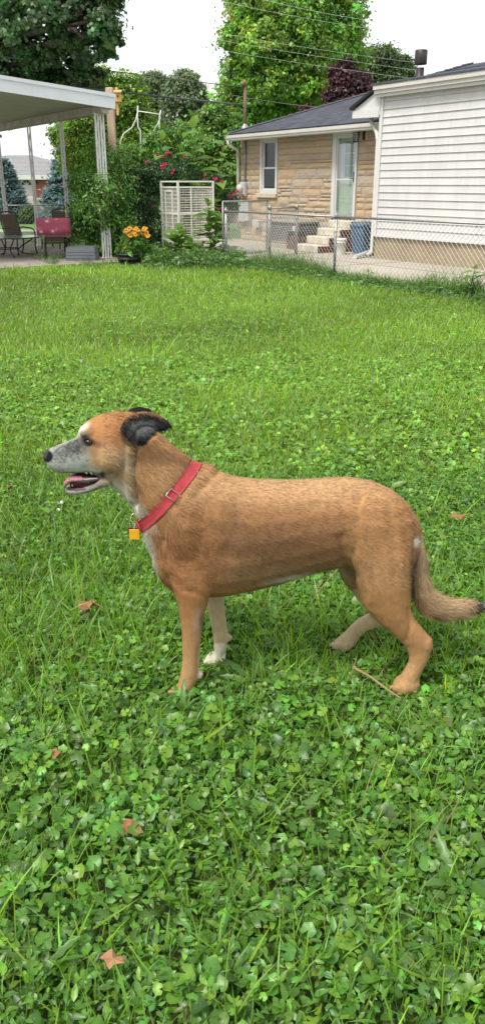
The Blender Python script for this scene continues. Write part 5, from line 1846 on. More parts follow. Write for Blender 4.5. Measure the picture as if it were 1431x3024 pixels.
M_dead = mat('dead_leaf', (0.23, 0.085, 0.035), 0.8, col2=(0.32, 0.16, 0.08), scale=25, bump=0.4, bscale=80)
def dead_leaf(label, u, v, size, seed, z=.085, m=M_dead):
    size *= 1.2
    p = G(u, v, z)
    r = random.Random(seed)
    mb = MB(p)
    n = 11
    pts = [(0, 0, .1 * size)]
    for i in range(n):
        an = 2 * math.pi * i / n + seed
        rad = size * (.55 if i % 2 else .38) * r.uniform(.8, 1.2)
        pts.append((rad * math.cos(an) * 1.3, rad * math.sin(an), size * r.uniform(-.15, .35)))
    pts += [(q[0], q[1], q[2] - .002) for q in pts]
    fs = [(0, i + 1, (i + 1) % n + 1) for i in range(n)] + [(n + 1, (i + 1) % n + n + 2, i + n + 2) for i in range(n)] + [(i + 1, i + n + 2, (i + 1) % n + n + 2, (i + 1) % n + 1) for i in range(n)]
    mb.add(pts, fs)
    tag(mb.build('dead_leaf', m), label, 'leaf', 'brown dead leaves on the lawn')
dead_leaf('curled brown dead leaf left of the chest of the dog', 262, 1787, .05, 1)
dead_leaf('reddish dead leaf behind the rump near the picture edge', 1350, 1525, .045, 2)
dead_leaf('reddish brown dead leaf in the lower left ivy', 380, 2450, .040, 3)
dead_leaf('small tan dead leaf near the bottom left', 333, 2835, .030, 4, .08, mat('tan_leaf', (0.30, 0.15, 0.075), 0.8, var=.2))
dead_leaf('tiny brown dead leaf at the left edge beside the muzzle', 30, 1436, .03, 5)
dead_leaf('brown dead leaf at the left below the paws', 160, 2228, .028, 6)
tw0, tw1 = G(1046, 1973, .085), G(1182, 2062, .06)
twg = MB().tube([tw0, tw0.lerp(tw1, .35) + Vector((0, 0, .006)), tw0.lerp(tw1, .7), tw1], [.0045, .0035, .003, .002], 6)
twg.ball(tuple(tw0), .008, .006, .008, 6, 4)
tag(twg.build('twig', mat('dry_twig', (0.33, 0.22, 0.11), 0.85, var=.2)), 'dry tan twig lying in front of the rear paw', 'twig')
M_clov = mat('clover_white', (0.75, 0.73, 0.66), 0.8)
for lab, u, v in (('white clover head under the jaw, upper of two', 183, 1484), ('white clover head under the jaw, lower of two', 173, 1506)):
    p = G(u, v, .09)
    c_ = empty('clover_flower', (p.x, p.y, 0), lab, 'flower', 'white clover heads')
    MB().ball(tuple(p), .009, .009, .009, 8, 5).build('flower_head', M_clov, c_)
    MB().tube([p, (p.x, p.y, 0)], .0015, 4).build('stem', M_stem, c_)
# ------------------------------------------------------------------ the dog
YD = 2.27
dogroot = empty('dog', G(870, 2040), 'tan dog with black ears and grey muzzle standing side-on in the lawn', 'dog')

def loft(pairs, n=18):
    """closed tube through outline pairs ((u,v) one edge, (u,v) other edge, half width, distance)"""
    V, F = [], []
    secs = []
    for p in pairs:
        (a, b, w) = p[:3]
        Y = p[3] if len(p) > 3 else YD
        A, B = PY(*a, Y), PY(*b, Y)
        secs.append(((A + B) / 2, (A - B) / 2, w))
    for c, h, w in secs:
        for k in range(n):
            an = 2 * math.pi * k / n
            V.append(c + h * math.cos(an) + Vector((0, 1, 0)) * (w * math.sin(an)))
    m = len(secs)
    for i in range(m - 1):
        for k in range(n):
            k2 = (k + 1) % n
            F.append((i*n+k, i*n+k2, (i+1)*n+k2, (i+1)*n+k))
    V.append(secs[0][0]); V.append(secs[-1][0])
    for k in range(n):
        k2 = (k + 1) % n
        F.append((m*n, k2, k)); F.append((m*n+1, (m-1)*n+k, (m-1)*n+k2))
    return V, F

def ellipsoid(c, rx, ry, rz, n=12):
    mb = MB(); mb.ball(tuple(c), rx, ry, rz, n, 8)
    return [Vector(v) for v in mb.v], mb.f

PARTS = []
# trunk
PARTS.append(loft([((462,1530),(446,1620),.035), ((490,1462),(452,1668),.070), ((530,1405),(478,1712),.098), ((575,1376),(522,1752),.116), ((620,1384),(577,1760),.124), ((690,1409),(667,1752),.130), ((770,1420),(755,1734),.132),
    ((860,1421),(845,1710),.126), ((950,1416),(930,1684),.116), ((1030,1412),(1000,1668),.112), ((1100,1424),(1080,1690),.116), ((1160,1450),(1140,1700),.110), ((1205,1487),(1185,1680),.092), ((1234,1535),(1215,1640),.055)]))
# neck and throat
PARTS.append(loft([((640,1395),(470,1690),.095), ((600,1366),(435,1618),.096), ((556,1350),(412,1548),.088), ((517,1321),(384,1484),.080), ((476,1286),(345,1446),.074), ((430,1250),(318,1424),.066)]))
# skull
PARTS.append(loft([((452,1262),(405,1400),.045), ((430,1236),(372,1425),.066), ((390,1219),(338,1424),.077), ((346,1216),(311,1412),.080), ((303,1221),(285,1400),.073), ((268,1236),(266,1392),.061), ((238,1260),(246,1392),.049), ((228,1283),(236,1392),.04)]))
# muzzle
PARTS.append(loft([((275,1262),(282,1396),.054), ((240,1284),(250,1395),.046), ((215,1297),(222,1397),.040), ((190,1307),(196,1397),.036), ((168,1316),(176,1394),.035), ((150,1324),(158,1389),.031), ((140,1332),(146,1378),.024), ((135,1340),(139,1366),.014)]))
# lower jaw, slightly open
PARTS.append(loft([((335,1375),(325,1430),.052), ((306,1392),(300,1437),.045), ((285,1413),(278,1446),.040), ((255,1427),(248,1454),.033), ((228,1434),(222,1457),.028), ((207,1438),(201,1456),.021), ((195,1438),(192,1448),.011)]))
# cheek
PARTS.append(ellipsoid(PY(325, 1350, YD - .062), .040, .030, .045)); PARTS.append(ellipsoid(PY(325, 1350, YD + .062), .040, .030, .045))
# brows
for s_ in (-1, 1): PARTS.append(ellipsoid(PY(262, 1275, YD + s_ * .042), .026, .02, .020))
# shoulders and haunches
YN, YF = YD - .085, YD + .085
for Y in (YN + .012, YF - .012):
    PARTS.append(ellipsoid(PY(560, 1580, Y), .075, .055, .13)); PARTS.append(ellipsoid(PY(1120, 1580, Y), .105, .055, .135))
PARTS.append(ellipsoid(PY(600, 1400, YD), .042, .05, .034))
# near foreleg
PARTS.append(loft([((480,1600),(625,1605),.050,YN+.02), ((494,1680),(628,1690),.054,YN+.01), ((508,1730),(624,1745),.048,YN), ((522,1775),(614,1780),.040,YN), ((530,1815),(606,1815),.034,YN), ((537,1872),(597,1862),.030,YN), ((539,1930),(589,1928),.026,YN), ((536,1970),(588,1968),.027,YN), ((531,2000),(584,2002),.028,YN), ((524,2030),(572,2036),.028,YN), ((520,2046),(560,2054),.026,YN)]))
PARTS.append(loft([((572,2010),(566,2056),.024,YN), ((545,2012),(540,2060),.032,YN), ((518,2028),(515,2062),.037,YN), ((500,2042),(498,2062),.033,YN), ((490,2050),(489,2061),.020,YN)]))
PARTS.append(ellipsoid(PY(588, 1992, YN), .012, .014, .014))
CLAWS = []
def toes(u, v, Y, k=1.0, spread=.0165):
    for i, (o, fw) in enumerate(((-1.5, 5), (-.5, -3), (.5, -3), (1.5, 5))):
        c = PY(u + fw, v, Y + o * spread)
        PARTS.append(ellipsoid(c, .021 * k, .0095 * k, .0145 * k, 10))
        CLAWS.append((c + Vector((-.018 * k, 0, -.003)), k))
toes(499, 2050, YN)
toes(606, 1958, YD + .10)
toes(1168, 2034, YN)
toes(988, 1908, YD + .17, 1.0)
# far foreleg
YF2 = YD + .10
PARTS.append(loft([((590,1640),(680,1640),.045,YF2-.02), ((598,1710),(672,1712),.042,YF2), ((604,1760),(662,1760),.036,YF2), ((611,1800),(664,1800),.031,YF2), ((625,1860),(670,1850),.027,YF2), ((630,1890),(676,1886),.026,YF2), ((632,1925),(666,1922),.025,YF2), ((630,1945),(662,1950),.024,YF2)]))
PARTS.append(loft([((668,1920),(664,1968),.022,YF2), ((640,1922),(638,1972),.032,YF2), ((615,1936),(613,1974),.036,YF2), ((602,1946),(601,1972),.032,YF2), ((595,1955),(595,1968),.018,YF2)]))
PARTS.append(ellipsoid(PY(678, 1884, YF2), .010, .012, .011))
# near hind leg
PARTS.append(loft([((1010,1560),(1218,1545),.060,YN+.02), ((1026,1640),(1222,1640),.064,YN+.01), ((1050,1715),(1213,1730),.056,YN), ((1074,1790),(1212,1795),.046,YN), ((1110,1832),(1224,1828),.038,YN), ((1162,1874),(1250,1858),.032,YN), ((1192,1905),(1272,1885),.028,YN), ((1206,1932),(1276,1908),.025,YN), ((1206,1955),(1262,1945),.024,YN), ((1192,1982),(1246,1978),.025,YN), ((1180,2002),(1234,2004),.027,YN), ((1176,2020),(1224,2028),.027,YN)]))
PARTS.append(loft([((1236,1996),(1228,2046),.022,YN), ((1210,1992),(1206,2050),.031,YN), ((1182,2000),(1180,2052),.036,YN), ((1166,2014),(1165,2052),.033,YN), ((1157,2028),(1158,2048),.018,YN)]))
# far hind leg, stepping forward
YH = YD + .10
PARTS.append(loft([((985,1560),(1150,1560),.055,YH-.03), ((985,1640),(1150,1650),.052,YH-.02), ((1005,1705),(1140,1715),.046,YH), ((1040,1750),(1140,1765),.040,YH+.01), ((1072,1790),(1146,1800),.034,YH+.02), ((1090,1812),(1150,1835),.030,YH+.03), ((1086,1814),(1118,1850),.026,YH+.04), ((1058,1829),(1082,1860),.023,YH+.05), ((1034,1850),(1060,1880),.024,YH+.06), ((1016,1870),(1048,1904),.029,YH+.07), ((998,1886),(1030,1918),.033,YH+.07), ((980,1900),(1000,1922),.026,YH+.07)]))
# tail
PARTS.append(loft([((1200,1495),(1180,1540),.030), ((1232,1530),(1200,1560),.027), ((1248,1575),(1218,1592),.021,YD-.01), ((1254,1630),(1226,1636),.019,YD-.02), ((1262,1690),(1217,1694),.024,YD-.02), ((1276,1730),(1213,1752),.028,YD-.02), ((1300,1757),(1234,1806),.030,YD-.02), ((1335,1769),(1292,1830),.029,YD-.02), ((1378,1773),(1354,1823),.024,YD-.02), ((1412,1780),(1400,1808),.015,YD-.02), ((1445,1785),(1440,1796),.006,YD-.02)], 14))

def pad(outline, Y, th, tilt=0.0, bulge=1.0):
    """pillow over an outline in the side plane"""
    c = (sum(p[0] for p in outline) / len(outline), sum(p[1] for p in outline) / len(outline))
    V, F = [], []
    n = len(outline)
    rings = [(1.0, 0.0), (.9, .6), (.6, .95), (.25, 1.0)]
    for sgn in (-1, 1):
        for f, d in rings:
            for (u, v) in outline:
                uu, vv = c[0] + (u - c[0]) * f, c[1] + (v - c[1]) * f
                V.append(PY(uu, vv, Y + sgn * th * d + tilt * (uu - c[0])))
        V.append(PY(c[0], c[1], Y + sgn * th))
    off = len(rings) * n + 1
    for s_ in (0, 1):
        o = s_ * off
        for r_ in range(len(rings) - 1):
            for k in range(n):
                k2 = (k + 1) % n
                q = (o + r_*n+k, o + r_*n+k2, o + (r_+1)*n+k2, o + (r_+1)*n+k)
                F.append(q if s_ else q[::-1])
        for k in range(n):
            k2 = (k + 1) % n
            q = (o + (len(rings)-1)*n+k, o + (len(rings)-1)*n+k2, o + off - 1)
            F.append(q if s_ else q[::-1])
    for k in range(n):
        k2 = (k + 1) % n
        F.append((k, k2, off + k2, off + k))
    return V, F
EAR = [(352,1262),(364,1236),(388,1220),(420,1213),(455,1220),(484,1236),(509,1257),(482,1272),(458,1284),(440,1300),(420,1315),(395,1322),(370,1318),(355,1298)]
PARTS.append(pad(EAR, YD - .094, .010, .00005))
PARTS.append(pad([(380,1262),(400,1248),(430,1246),(455,1255),(460,1272),(455,1288),(430,1302),(404,1300),(386,1284)], YD - .105, .007))
PARTS.append(pad([(366,1222),(385,1206),(410,1200),(440,1206),(468,1224),(500,1246),(470,1262),(430,1265),(390,1250)], YD + .070, .014))

bmv, bmf = [], []
for V_, F_ in PARTS:
    n0 = len(bmv)
    bmv += [tuple(v) for v in V_]
    bmf += [tuple(i + n0 for i in f) for f in F_]
raw = bpy.data.meshes.new('raw')
raw.from_pydata(bmv, [], bmf)
bm = bmesh.new(); bm.from_mesh(raw)
bmesh.ops.recalc_face_normals(bm, faces=bm.faces)
bm.to_mesh(raw); bm.free()
tmp = bpy.data.objects.new('tmp', raw)
col.objects.link(tmp)
rm = tmp.modifiers.new('r', 'REMESH'); rm.mode = 'VOXEL'; rm.voxel_size = .0046; rm.adaptivity = 0
dg = bpy.context.evaluated_depsgraph_get()
ev = tmp.evaluated_get(dg)
me2 = bpy.data.meshes.new_from_object(ev)
bpy.data.objects.remove(tmp)
bm = bmesh.new(); bm.from_mesh(me2)
bmesh.ops.triangulate(bm, faces=bm.faces)
bm.verts.ensure_lookup_table()
Vd = np.array([v.co[:] for v in bm.verts]); Fd = np.array([[v.index for v in f.verts] for f in bm.faces]); Ed = np.array([[e.verts[0].index, e.verts[1].index] for e in bm.edges])
bm.free()
def project(P):
    """world -> photo pixel, used to place the coat markings on the dog"""
    x, y, z = P[:, 0], P[:, 1], P[:, 2] - EYE
    dep = y * CP - z * SP
    upc = y * SP + z * CP
    return 715.5 + FPX * x / dep, 1512 - FPX * upc / dep
def smooth(V, it, lam, w=None):
    n = len(V)
    deg = np.bincount(Ed.ravel(), minlength=n)[:, None].astype(float)
    for i in range(it):
        A = np.zeros_like(V)
        np.add.at(A, Ed[:, 0], V[Ed[:, 1]]); np.add.at(A, Ed[:, 1], V[Ed[:, 0]])
        D = A / deg - V
        l = lam if i % 2 == 0 else -lam * .98     # keeps the volume
        V = V + (D * l if w is None else D * l * w[:, None])
    return V
uu, vv = project(Vd)
fine = ((uu < 330) & (vv < 1460)).astype(float)
pawm = ((vv > 2020) | ((vv > 1935) & (uu < 700) & (Vd[:, 1] > YD)) | ((uu < 1040) & (uu > 900) & (vv > 1850))).astype(float)
Vd = smooth(Vd, 26, .6, 1 - .35 * fine - .6 * pawm)
Vd = smooth(Vd, 3, .3)
def vnormals(V, F):
    fn = np.cross(V[F[:, 1]] - V[F[:, 0]], V[F[:, 2]] - V[F[:, 0]])
    N = np.zeros_like(V)
    for k in range(3): np.add.at(N, F[:, k], fn)
    return norm(N)
Nd = vnormals(Vd, Fd)
# loose skin folds and muscle relief
uu, vv = project(Vd)
def bumpline(pts, wid):
    d = np.full(len(uu), 1e9)
    for (a, b) in zip(pts[:-1], pts[1:]):
        a, b = np.array(a, float), np.array(b, float)
        ab = b - a
        t = np.clip(((uu - a[0]) * ab[0] + (vv - a[1]) * ab[1]) / (ab @ ab), 0, 1)
        d = np.minimum(d, np.hypot(uu - a[0] - t * ab[0], vv - a[1] - t * ab[1]))
    return np.exp(-(d / wid) ** 2)
near = Vd[:, 1] < YD + .02
disp = np.zeros(len(Vd))
disp -= .006 * bumpline([(694,1490),(690,1560),(668,1640)], 26) * near      # behind the shoulder
disp -= .006 * bumpline([(520,1500),(560,1480),(610,1430)], 14) * near                  # collar shadow fold
disp -= .012 * bumpline([(402,1330),(394,1400),(402,1490)], 7) * near
disp += .005 * bumpline([(380,1330),(374,1400),(384,1470)], 10) * near                   # fold behind the cheek
disp -= .008 * bumpline([(1005,1590),(1015,1650),(1040,1700)], 16) * near               # flank
disp += .004 * bumpline([(1180,1620),(1140,1720),(1180,1820)], 30) * near
disp -= .005 * bumpline([(1205,1800),(1212,1850),(1200,1890)], 8) * near                # behind the shin tendon
disp -= .004 * bumpline([(505,1700),(540,1740),(600,1760)], 12) * near
disp -= .006 * bumpline([(392,1296),(400,1270),(425,1258),(452,1262)], 5) * near
disp -= .005 * bumpline([(440,1296),(462,1282),(470,1262)], 5) * near
disp += .005 * bumpline([(600,1700),(612,1745)], 18) * near                             # elbow
disp += .004 * bumpline([(540,1560),(500,1680)], 26) * near
disp += .006 * bumpline([(1090,1560),(1075,1680),(1095,1770)], 26) * near
disp -= .005 * bumpline([(1150,1500),(1165,1600),(1160,1690)], 20) * near
disp += .004 * bumpline([(1268,1892),(1262,1915)], 10) * near
disp += .004 * (fbm(uu / 60, vv / 60, 3) - .5)
Vd = Vd + Nd * disp[:, None]
# the collar presses the neck in a little
_a, _b = PY(562, 1384, YD), PY(416, 1543, YD)
_c = np.array((_a + _b) / 2); _e1 = np.array((_a - _b).normalized()); _e2 = np.array([-_e1[2], 0, _e1[0]])
_p = Vd - _c
_t = _p @ _e2
_r = _p - _t[:, None] * _e2
_rl = np.linalg.norm(_r, axis=1)
_d = _r / np.maximum(_rl, 1e-6)[:, None]
_w = np.exp(-(_t / .020) ** 2) * (_rl < .17) * (vv < 1600)
Vd = Vd - _d * (_w * (.007 + .014 * np.clip(_d @ _e1, 0, 1) + .010 * np.clip(-(_d @ _e1), 0, 1)))[:, None]
Nd = vnormals(Vd, Fd)

# coat colours
def S(*c): return np.array(lin(*c))
TAN, ORANGE, SAND, WHITE, GREY, BLACK, DARK = S(182,122,68), S(186,112,52), S(206,168,122), S(226,216,200), S(158,152,146), S(26,24,25), S(118,78,46)
def streak(u, v):
    ang = np.where((u < 600) & (v < 1640), .75, np.where(v > 1740, 1.35, .22))
    ca_, sa_ = np.cos(ang), np.sin(ang)
    return .6 * vnoise((u * ca_ + v * sa_) / 16, (-u * sa_ + v * ca_) / 3.4, 81) + .4 * vnoise((u * ca_ + v * sa_) / 11, (-u * sa_ + v * ca_) / 2.6, 82)
def coat(P, N):
    u, v = project(P)
    c = np.repeat(TAN[None], len(P), 0)
    def blend(cc, m): 
        m = np.clip(m, 0, 1)[:, None]
        c[:] = c * (1 - m) + np.asarray(cc) * m
    def ell(cu, cv, ru, rv, soft=.35, rot=0.0):
        a, b = math.cos(rot), math.sin(rot)
        du, dv = u - cu, v - cv
        e = np.hypot((du * a + dv * b) / ru, (-du * b + dv * a) / rv)
        return np.clip((1 + soft - e) / (2 * soft), 0, 1)
    nz = fbm(u / 16, v / 16, 61) - .5
    nz2 = fbm(u / 5, v / 5, 71) - .5
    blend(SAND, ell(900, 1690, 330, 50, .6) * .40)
    blend(S(112,76,46), ell(790, 1620, 280, 90, .8) * .85)               # sable side, deepened to paint in shade on the lower body
    blend(S(96,68,48), ell(694, 1525, 16, 60, .9, .05) * .45)
    blend(S(110,80,56), ell(545, 1490, 60, 14, .9, -.55) * .5)
    blend(S(214,164,114), ell(900, 1425, 340, 55, .7) * .65)  # paler back, with light from above painted into the coat
    blend(S(172,104,52), ell(560, 1700, 95, 120, .6) * .55)
    blend(S(198,140,84), ell(1130, 1640, 95, 160, .6) * .55)
    blend(S(206,158,104), np.clip((v - 1830) / 160, 0, 1) * .55)
    # neck
    blend(S(196,142,92), ell(470, 1390, 90, 90, .6) * .45)
    # far legs, belly edge, chest and throat white
    far = P[:, 1] > YD + .045
    blend(S(210,180,142), (far & (v > 1740)).astype(float) * .8)
    blend(S(222,210,190), (far & (v > 1900) & (u < 700)).astype(float) * .8)
    blend(WHITE, ell(880, 1706, 75, 7, .8, -.16) * (N[:, 2] < 0) * .8)
    blend(WHITE, ell(1012, 1690, 9, 34, .7, -.5) * .25)
    blend(WHITE, ell(436, 1640, 16, 90, .7, -.2))
    blend(WHITE, ell(385, 1480, 16, 80, .7, -.72) * .9)
    blend(WHITE, ell(340, 1440, 40, 16, .7) * .7)
    blend(WHITE, ell(596, 1975, 10, 60, .6) * .8)
    # head
    blend(S(184,118,62), ell(320, 1270, 80, 62, .4) * .85)
    blend(SAND, ell(330, 1365, 60, 50, .6) * .55)
    blend(S(170,150,125), ell(372, 1380, 24, 60, .7) * .6)
    mz = np.clip((282 - u + (v - 1350) * .10 + nz * 50) / 40, 0, 1) * np.clip((v - 1268) / 16, 0, 1) * np.clip((1475 - v) / 10, 0, 1) * (u < 330)
    blend(S(172,169,165), mz)
    blend(S(52,49,48), mz * np.clip(ell(222, 1318, 74, 28, .6, -.38) + nz2 * 1.1, 0, 1) * .92)
    blend(S(60,58,58), mz * np.clip(nz2 * 3.2 - .5, 0, 1) * .55)
    blend(S(205,200,192), ell(250, 1392, 55, 16, .6, .1) * .7)
    blend(S(128,124,119), ell(258, 1438, 70, 20, .5, -.2) * .9)
    blend(S(28,22,22), ell(252, 1419, 56, 5, .6, -.40) * .95)
    blend(S(40,32,30), ell(240, 1397, 60, 3.5, .6, .0) * .7)
    blend(S(30,24,24), ell(303, 1403, 8, 10, .5) * .9)
    blend(WHITE, ell(244, 1262, 20, 10, .6, -.6) * .9)                      # blaze
    blend(S(205,190,172), ell(190, 1303, 60, 5, .8, -.35) * .6)
    blend(S(90,56,34), ell(285, 1312, 22, 9, .7, .2) * .7)                   # eye corner
    blend(S(26,21,20), ell(260, 1304, 19, 12, .4, .2) * .97)
    blend(S(50,42,38), ell(247, 1290, 12, 9, .6, -.6) * .6)
    blend(S(150,110,70), ell(275, 1335, 30, 12, .6, .2) * .5)
    # ears
    er = np.zeros(len(u))
    er = np.maximum(er, ell(424, 1267, 72, 49, .12, -.05) * (np.abs(P[:, 1] - YD) > .060))
    er = np.maximum(er, ell(480, 1256, 46, 22, .2) * (v < 1290) * (np.abs(P[:, 1] - YD) > .05))
    er = np.maximum(er, ((u > 362) & (u < 512) & (v < 1216)).astype(float))
    blend(S(24,23,25), er)
    blend(S(112,108,112), er * np.clip(ell(420, 1270, 36, 26, .7) + nz2 * .9 - .15, 0, 1) * .8)
    # fold line on the neck
    # tail: dark then white tip
    blend(S(208,172,132), ((u > 1208) & (v > 1580) & (v < 1840) & (P[:, 1] > YD - .056)).astype(float) * .65)
    blend(S(40,34,32), np.clip((u - 1372) / 30, 0, 1) * (v > 1740))
    blend(WHITE, np.clip((u - 1412 - (v - 1790) * .6) / 12, 0, 1) * (v > 1740))
    blend(WHITE, ell(1227, 1600, 9, 14, .5))
    blend(S(60,40,28), ell(1214, 1690, 8, 70, .6) * .7)
    # scar on the near foreleg
    blend(S(196,160,140), ell(585, 1840, 14, 50, .5) * .5)
    blend(S(90,74,84), np.clip(ell(596, 1842, 7, 26, .6) + nz2, 0, 1) * .55)
    # nose leather
    blend(S(20,20,22), ell(141, 1348, 16, 18, .12))
    c *= np.exp(nz * .22 + nz2 * .16)[:, None]
    lum = (c @ np.array([.3, .59, .11]))[:, None]
    sat = (c.max(1) - c.min(1)) / np.maximum(c.max(1), 1e-4)
    c = lum + (c - lum) * .86
    c = c * (.92 - .12 * np.clip(sat / .7, 0, 1))[:, None] * np.array([.97, 1.06, 1.02])
    c *= np.exp(.28 * (streak(u, v) - .5) * (u > 330))[:, None]
    return np.clip(c, 0, 1)
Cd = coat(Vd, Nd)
M_coat = attrmat('dog_coat', .85, .15, .0)
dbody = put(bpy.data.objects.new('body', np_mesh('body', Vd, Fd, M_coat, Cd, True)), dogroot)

# short fur, combed along the body
def make_fur(n, seed):
    r = np.random.default_rng(seed)
    a, b, c = Vd[Fd[:, 0]], Vd[Fd[:, 1]], Vd[Fd[:, 2]]
    ar = np.linalg.norm(np.cross(b - a, c - a), axis=1)
    ti = r.choice(len(Fd), n, p=ar / ar.sum())
    s, t = r.random(n), r.random(n)
    f = s + t > 1
    s[f], t[f] = 1 - s[f], 1 - t[f]
    P = a[ti] + (b - a)[ti] * s[:, None] + (c - a)[ti] * t[:, None]
    N = norm(Nd[Fd[ti, 0]] * (1 - s - t)[:, None] + Nd[Fd[ti, 1]] * s[:, None] + Nd[Fd[ti, 2]] * t[:, None])
    Cc = Cd[Fd[ti, 0]]
    u, v = project(P)
    ok = ~((np.hypot(u - 259, v - 1305) < 11) & (P[:, 1] < YD)) & ~(np.hypot(u - 139, v - 1348) < 17)
    mouth = (u < 300) & (v > 1392) & (v < 1440) & (u > 180)
    ok &= ~mouth
    # comb: towards the tail on head and trunk, down the legs
    cx = np.where(u < 330, .75, .85); cz = np.where(u < 330, -.25, -.35)
    neck = (u > 330) & (u < 600) & (v < 1640)
    cx = np.where(neck, .75, cx); cz = np.where(neck, -.75, cz)
    leg = v > 1740
    cx = np.where(leg & (u < 1230), .1, cx); cz = np.where(leg & (u < 1230), -1, cz)
    tailr = (u > 1208) & (v > 1560) & (P[:, 1] > YD - .056)
    cx = np.where(tailr, np.clip((v - 1700) / 90, 0, 1), cx); cz = np.where(tailr, np.where(v > 1760, 0.02, -1), cz)
    D = np.stack([cx, np.zeros(n), cz], 1) + r.normal(0, .22, (n, 3))
    D += (fbm(u / 14, v / 14, 91) - .5)[:, None] * np.array([.8, 0, 1.2])
    D = norm(D - N * np.sum(D * N, 1, keepdims=True))
    L = np.full(n, .0135)
    L = np.where(u < 300, .006, L)
    L = np.where(neck, .020, L)
    L = np.where(tailr & (v > 1620), .030, L)
    L = np.where(leg & ~tailr, .0065, L)
    L = np.where(tailr & (v > 1740) & (N[:, 2] < 0), .038, L)
    L = np.where((u > 350) & (u < 515) & (v < 1325), .014, L)
    L *= np.exp(r.normal(0, .25, n))
    lift = r.uniform(.08, .36, n) + .12 * (streak(u, v) - .5)
    gd2 = r.random(n) < .08
    lift = np.where(gd2, .55, lift)
    T = norm(D + N * lift[:, None])
    Wd = norm(np.cross(T, N))
    w = (.00060 * np.exp(r.normal(0, .2, n)))[:, None]
    w = np.where((u < 300)[:, None], w * .8, w)
    P0 = P - N * .0012
    V = np.stack([P0 - Wd * w, P0 + Wd * w, P0 + T * L[:, None] * .6 + Wd * w * .8, P0 + T * L[:, None] * .6 - Wd * w * .8, P0 + (norm(T - N * .15)) * L[:, None]], 1)
    jit = np.exp(r.normal(0, .17, n))[:, None]
    Cc = Cc * jit
    tipc = 1 + .22 * r.random(n)[:, None]
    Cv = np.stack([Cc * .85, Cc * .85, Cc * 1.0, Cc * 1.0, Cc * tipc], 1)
    V, Cv = V[ok], Cv[ok]
    m = len(V)
    F = (np.array([[0,1,2],[0,2,3],[3,2,4]])[None] + (np.arange(m) * 5)[:, None, None]).reshape(-1, 3)
    return V.reshape(-1, 3), F, np.clip(Cv.reshape(-1, 3), 0, 1)
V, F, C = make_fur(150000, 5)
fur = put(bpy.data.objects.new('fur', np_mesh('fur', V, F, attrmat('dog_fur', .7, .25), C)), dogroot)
fur['kind'] = 'stuff'

# eyes, nose, mouth
bvh = BVHTree.FromPolygons([tuple(v) for v in Vd], [tuple(f) for f in Fd])
def surf(u, v, side=-1):
    """point of the coat seen at that pixel of the side view"""
    if side < 0:
        d = ray(u, v).normalized()
        h = bvh.ray_cast(Vector((0, 0, EYE)), d)
        return h[0], h[1]
    p = PY(u, v, YD)
    h = bvh.ray_cast(Vector((p.x, YD + .6, p.z)), Vector((0, -1, 0)))
    return h[0], h[1]
M_eye = mat('dog_eye', (0.012, 0.007, 0.005), 0.12, spec=0.45)
for s_ in (-1, 1):
    p, nn = surf(259, 1304, s_)
    if p is None: continue
    e_ = MB(p - nn * .0075); e_.ball((0, 0, 0), .0132, .0132, .0104, 16, 10)
    eo = e_.build('eye', M_eye, dogroot, True)
    lid = MB(p - nn * .0072, Vector((1, 0, 0)), Vector((0, 1, 0)))
    rim = [(.0118 * math.cos(a) , -.0 , .0088 * math.sin(a)) for a in [i * 2 * math.pi / 16 for i in range(17)]]
    q = nn.to_track_quat('Y', 'Z')
    lm2 = MB(p + nn * .0015, q @ Vector((1, 0, 0)), q @ Vector((0, 1, 0)), q @ Vector((0, 0, 1)))
    lm2.tube([(x * 1.12, 0, z * 1.05) for x, y, z in rim], .0020, 6)
    lm2.build('eyelid', mat('eyelid_%d' % (s_ + 1), (0.012, 0.009, 0.008), .5), eo, True)
M_nose = mat('nose_leather', (0.013, 0.013, 0.015), 0.38, bump=.4, bscale=300, spec=.5)
nz_ = MB()
npos = PY(146, 1345, YD)
nz_.ball((npos.x, npos.y, npos.z), .0165, .021, .0175, 16, 10)
nz_.ball((npos.x - .004, npos.y - .012, npos.z - .003), .011, .010, .011, 12, 8)
nz_.ball((npos.x - .004, npos.y + .012, npos.z - .003), .011, .010, .011, 12, 8)
noso = nz_.build('nose', M_nose, dogroot, True)
for s_ in (-1, 1):
    c = PY(138, 1350, YD + s_ * .0135)
    MB().ball((c.x - .002, c.y + s_ * .004, c.z), .0045, .0035, .003, 8, 6).build('nostril', M_dark, noso, True)
def lofto(name, pairs, m, parent=dogroot, n=14):
    V_, F_ = loft(pairs, n)
    mb = MB(); mb.v = list(V_); mb.f = list(F_)
    return mb.build(name, m, parent, True)
M_mouth = mat('mouth_lining', (0.030, 0.012, 0.013), 0.35, var=.4, scale=60, spec=.6)
M_gum = mat('gum', (0.20, 0.055, 0.06), 0.3, col2=(0.04, 0.015, 0.018), scale=70, spec=.6)
M_tongue = mat('tongue', (0.36, 0.14, 0.165), 0.4, var=.15, scale=40, bump=.3, bscale=200, spec=.6)
lofto('mouth_interior', [((318,1386),(314,1412),.036), ((290,1394),(288,1420),.0375), ((260,1396),(258,1434),.033), ((230,1397),(228,1440),.026), ((212,1400),(209,1440),.018)], M_mouth)
lofto('tongue', [((300,1400),(300,1412),.020), ((270,1404),(270,1418),.023), ((240,1401),(243,1420),.024,YD-.006), ((215,1404),(220,1420),.022,YD-.008), ((199,1409),(206,1426),.021,YD-.010), ((191,1421),(199,1434),.017,YD-.010), ((188,1433),(194,1440),.010,YD-.010)], M_tongue)
lofto('gum', [((296,1418),(294,1428),.038), ((262,1428),(260,1438),.034), ((230,1433),(228,1442),.028), ((208,1435),(206,1442),.020)], M_gum)
M_tooth = mat('tooth', (0.40, 0.34, 0.24), 0.35)
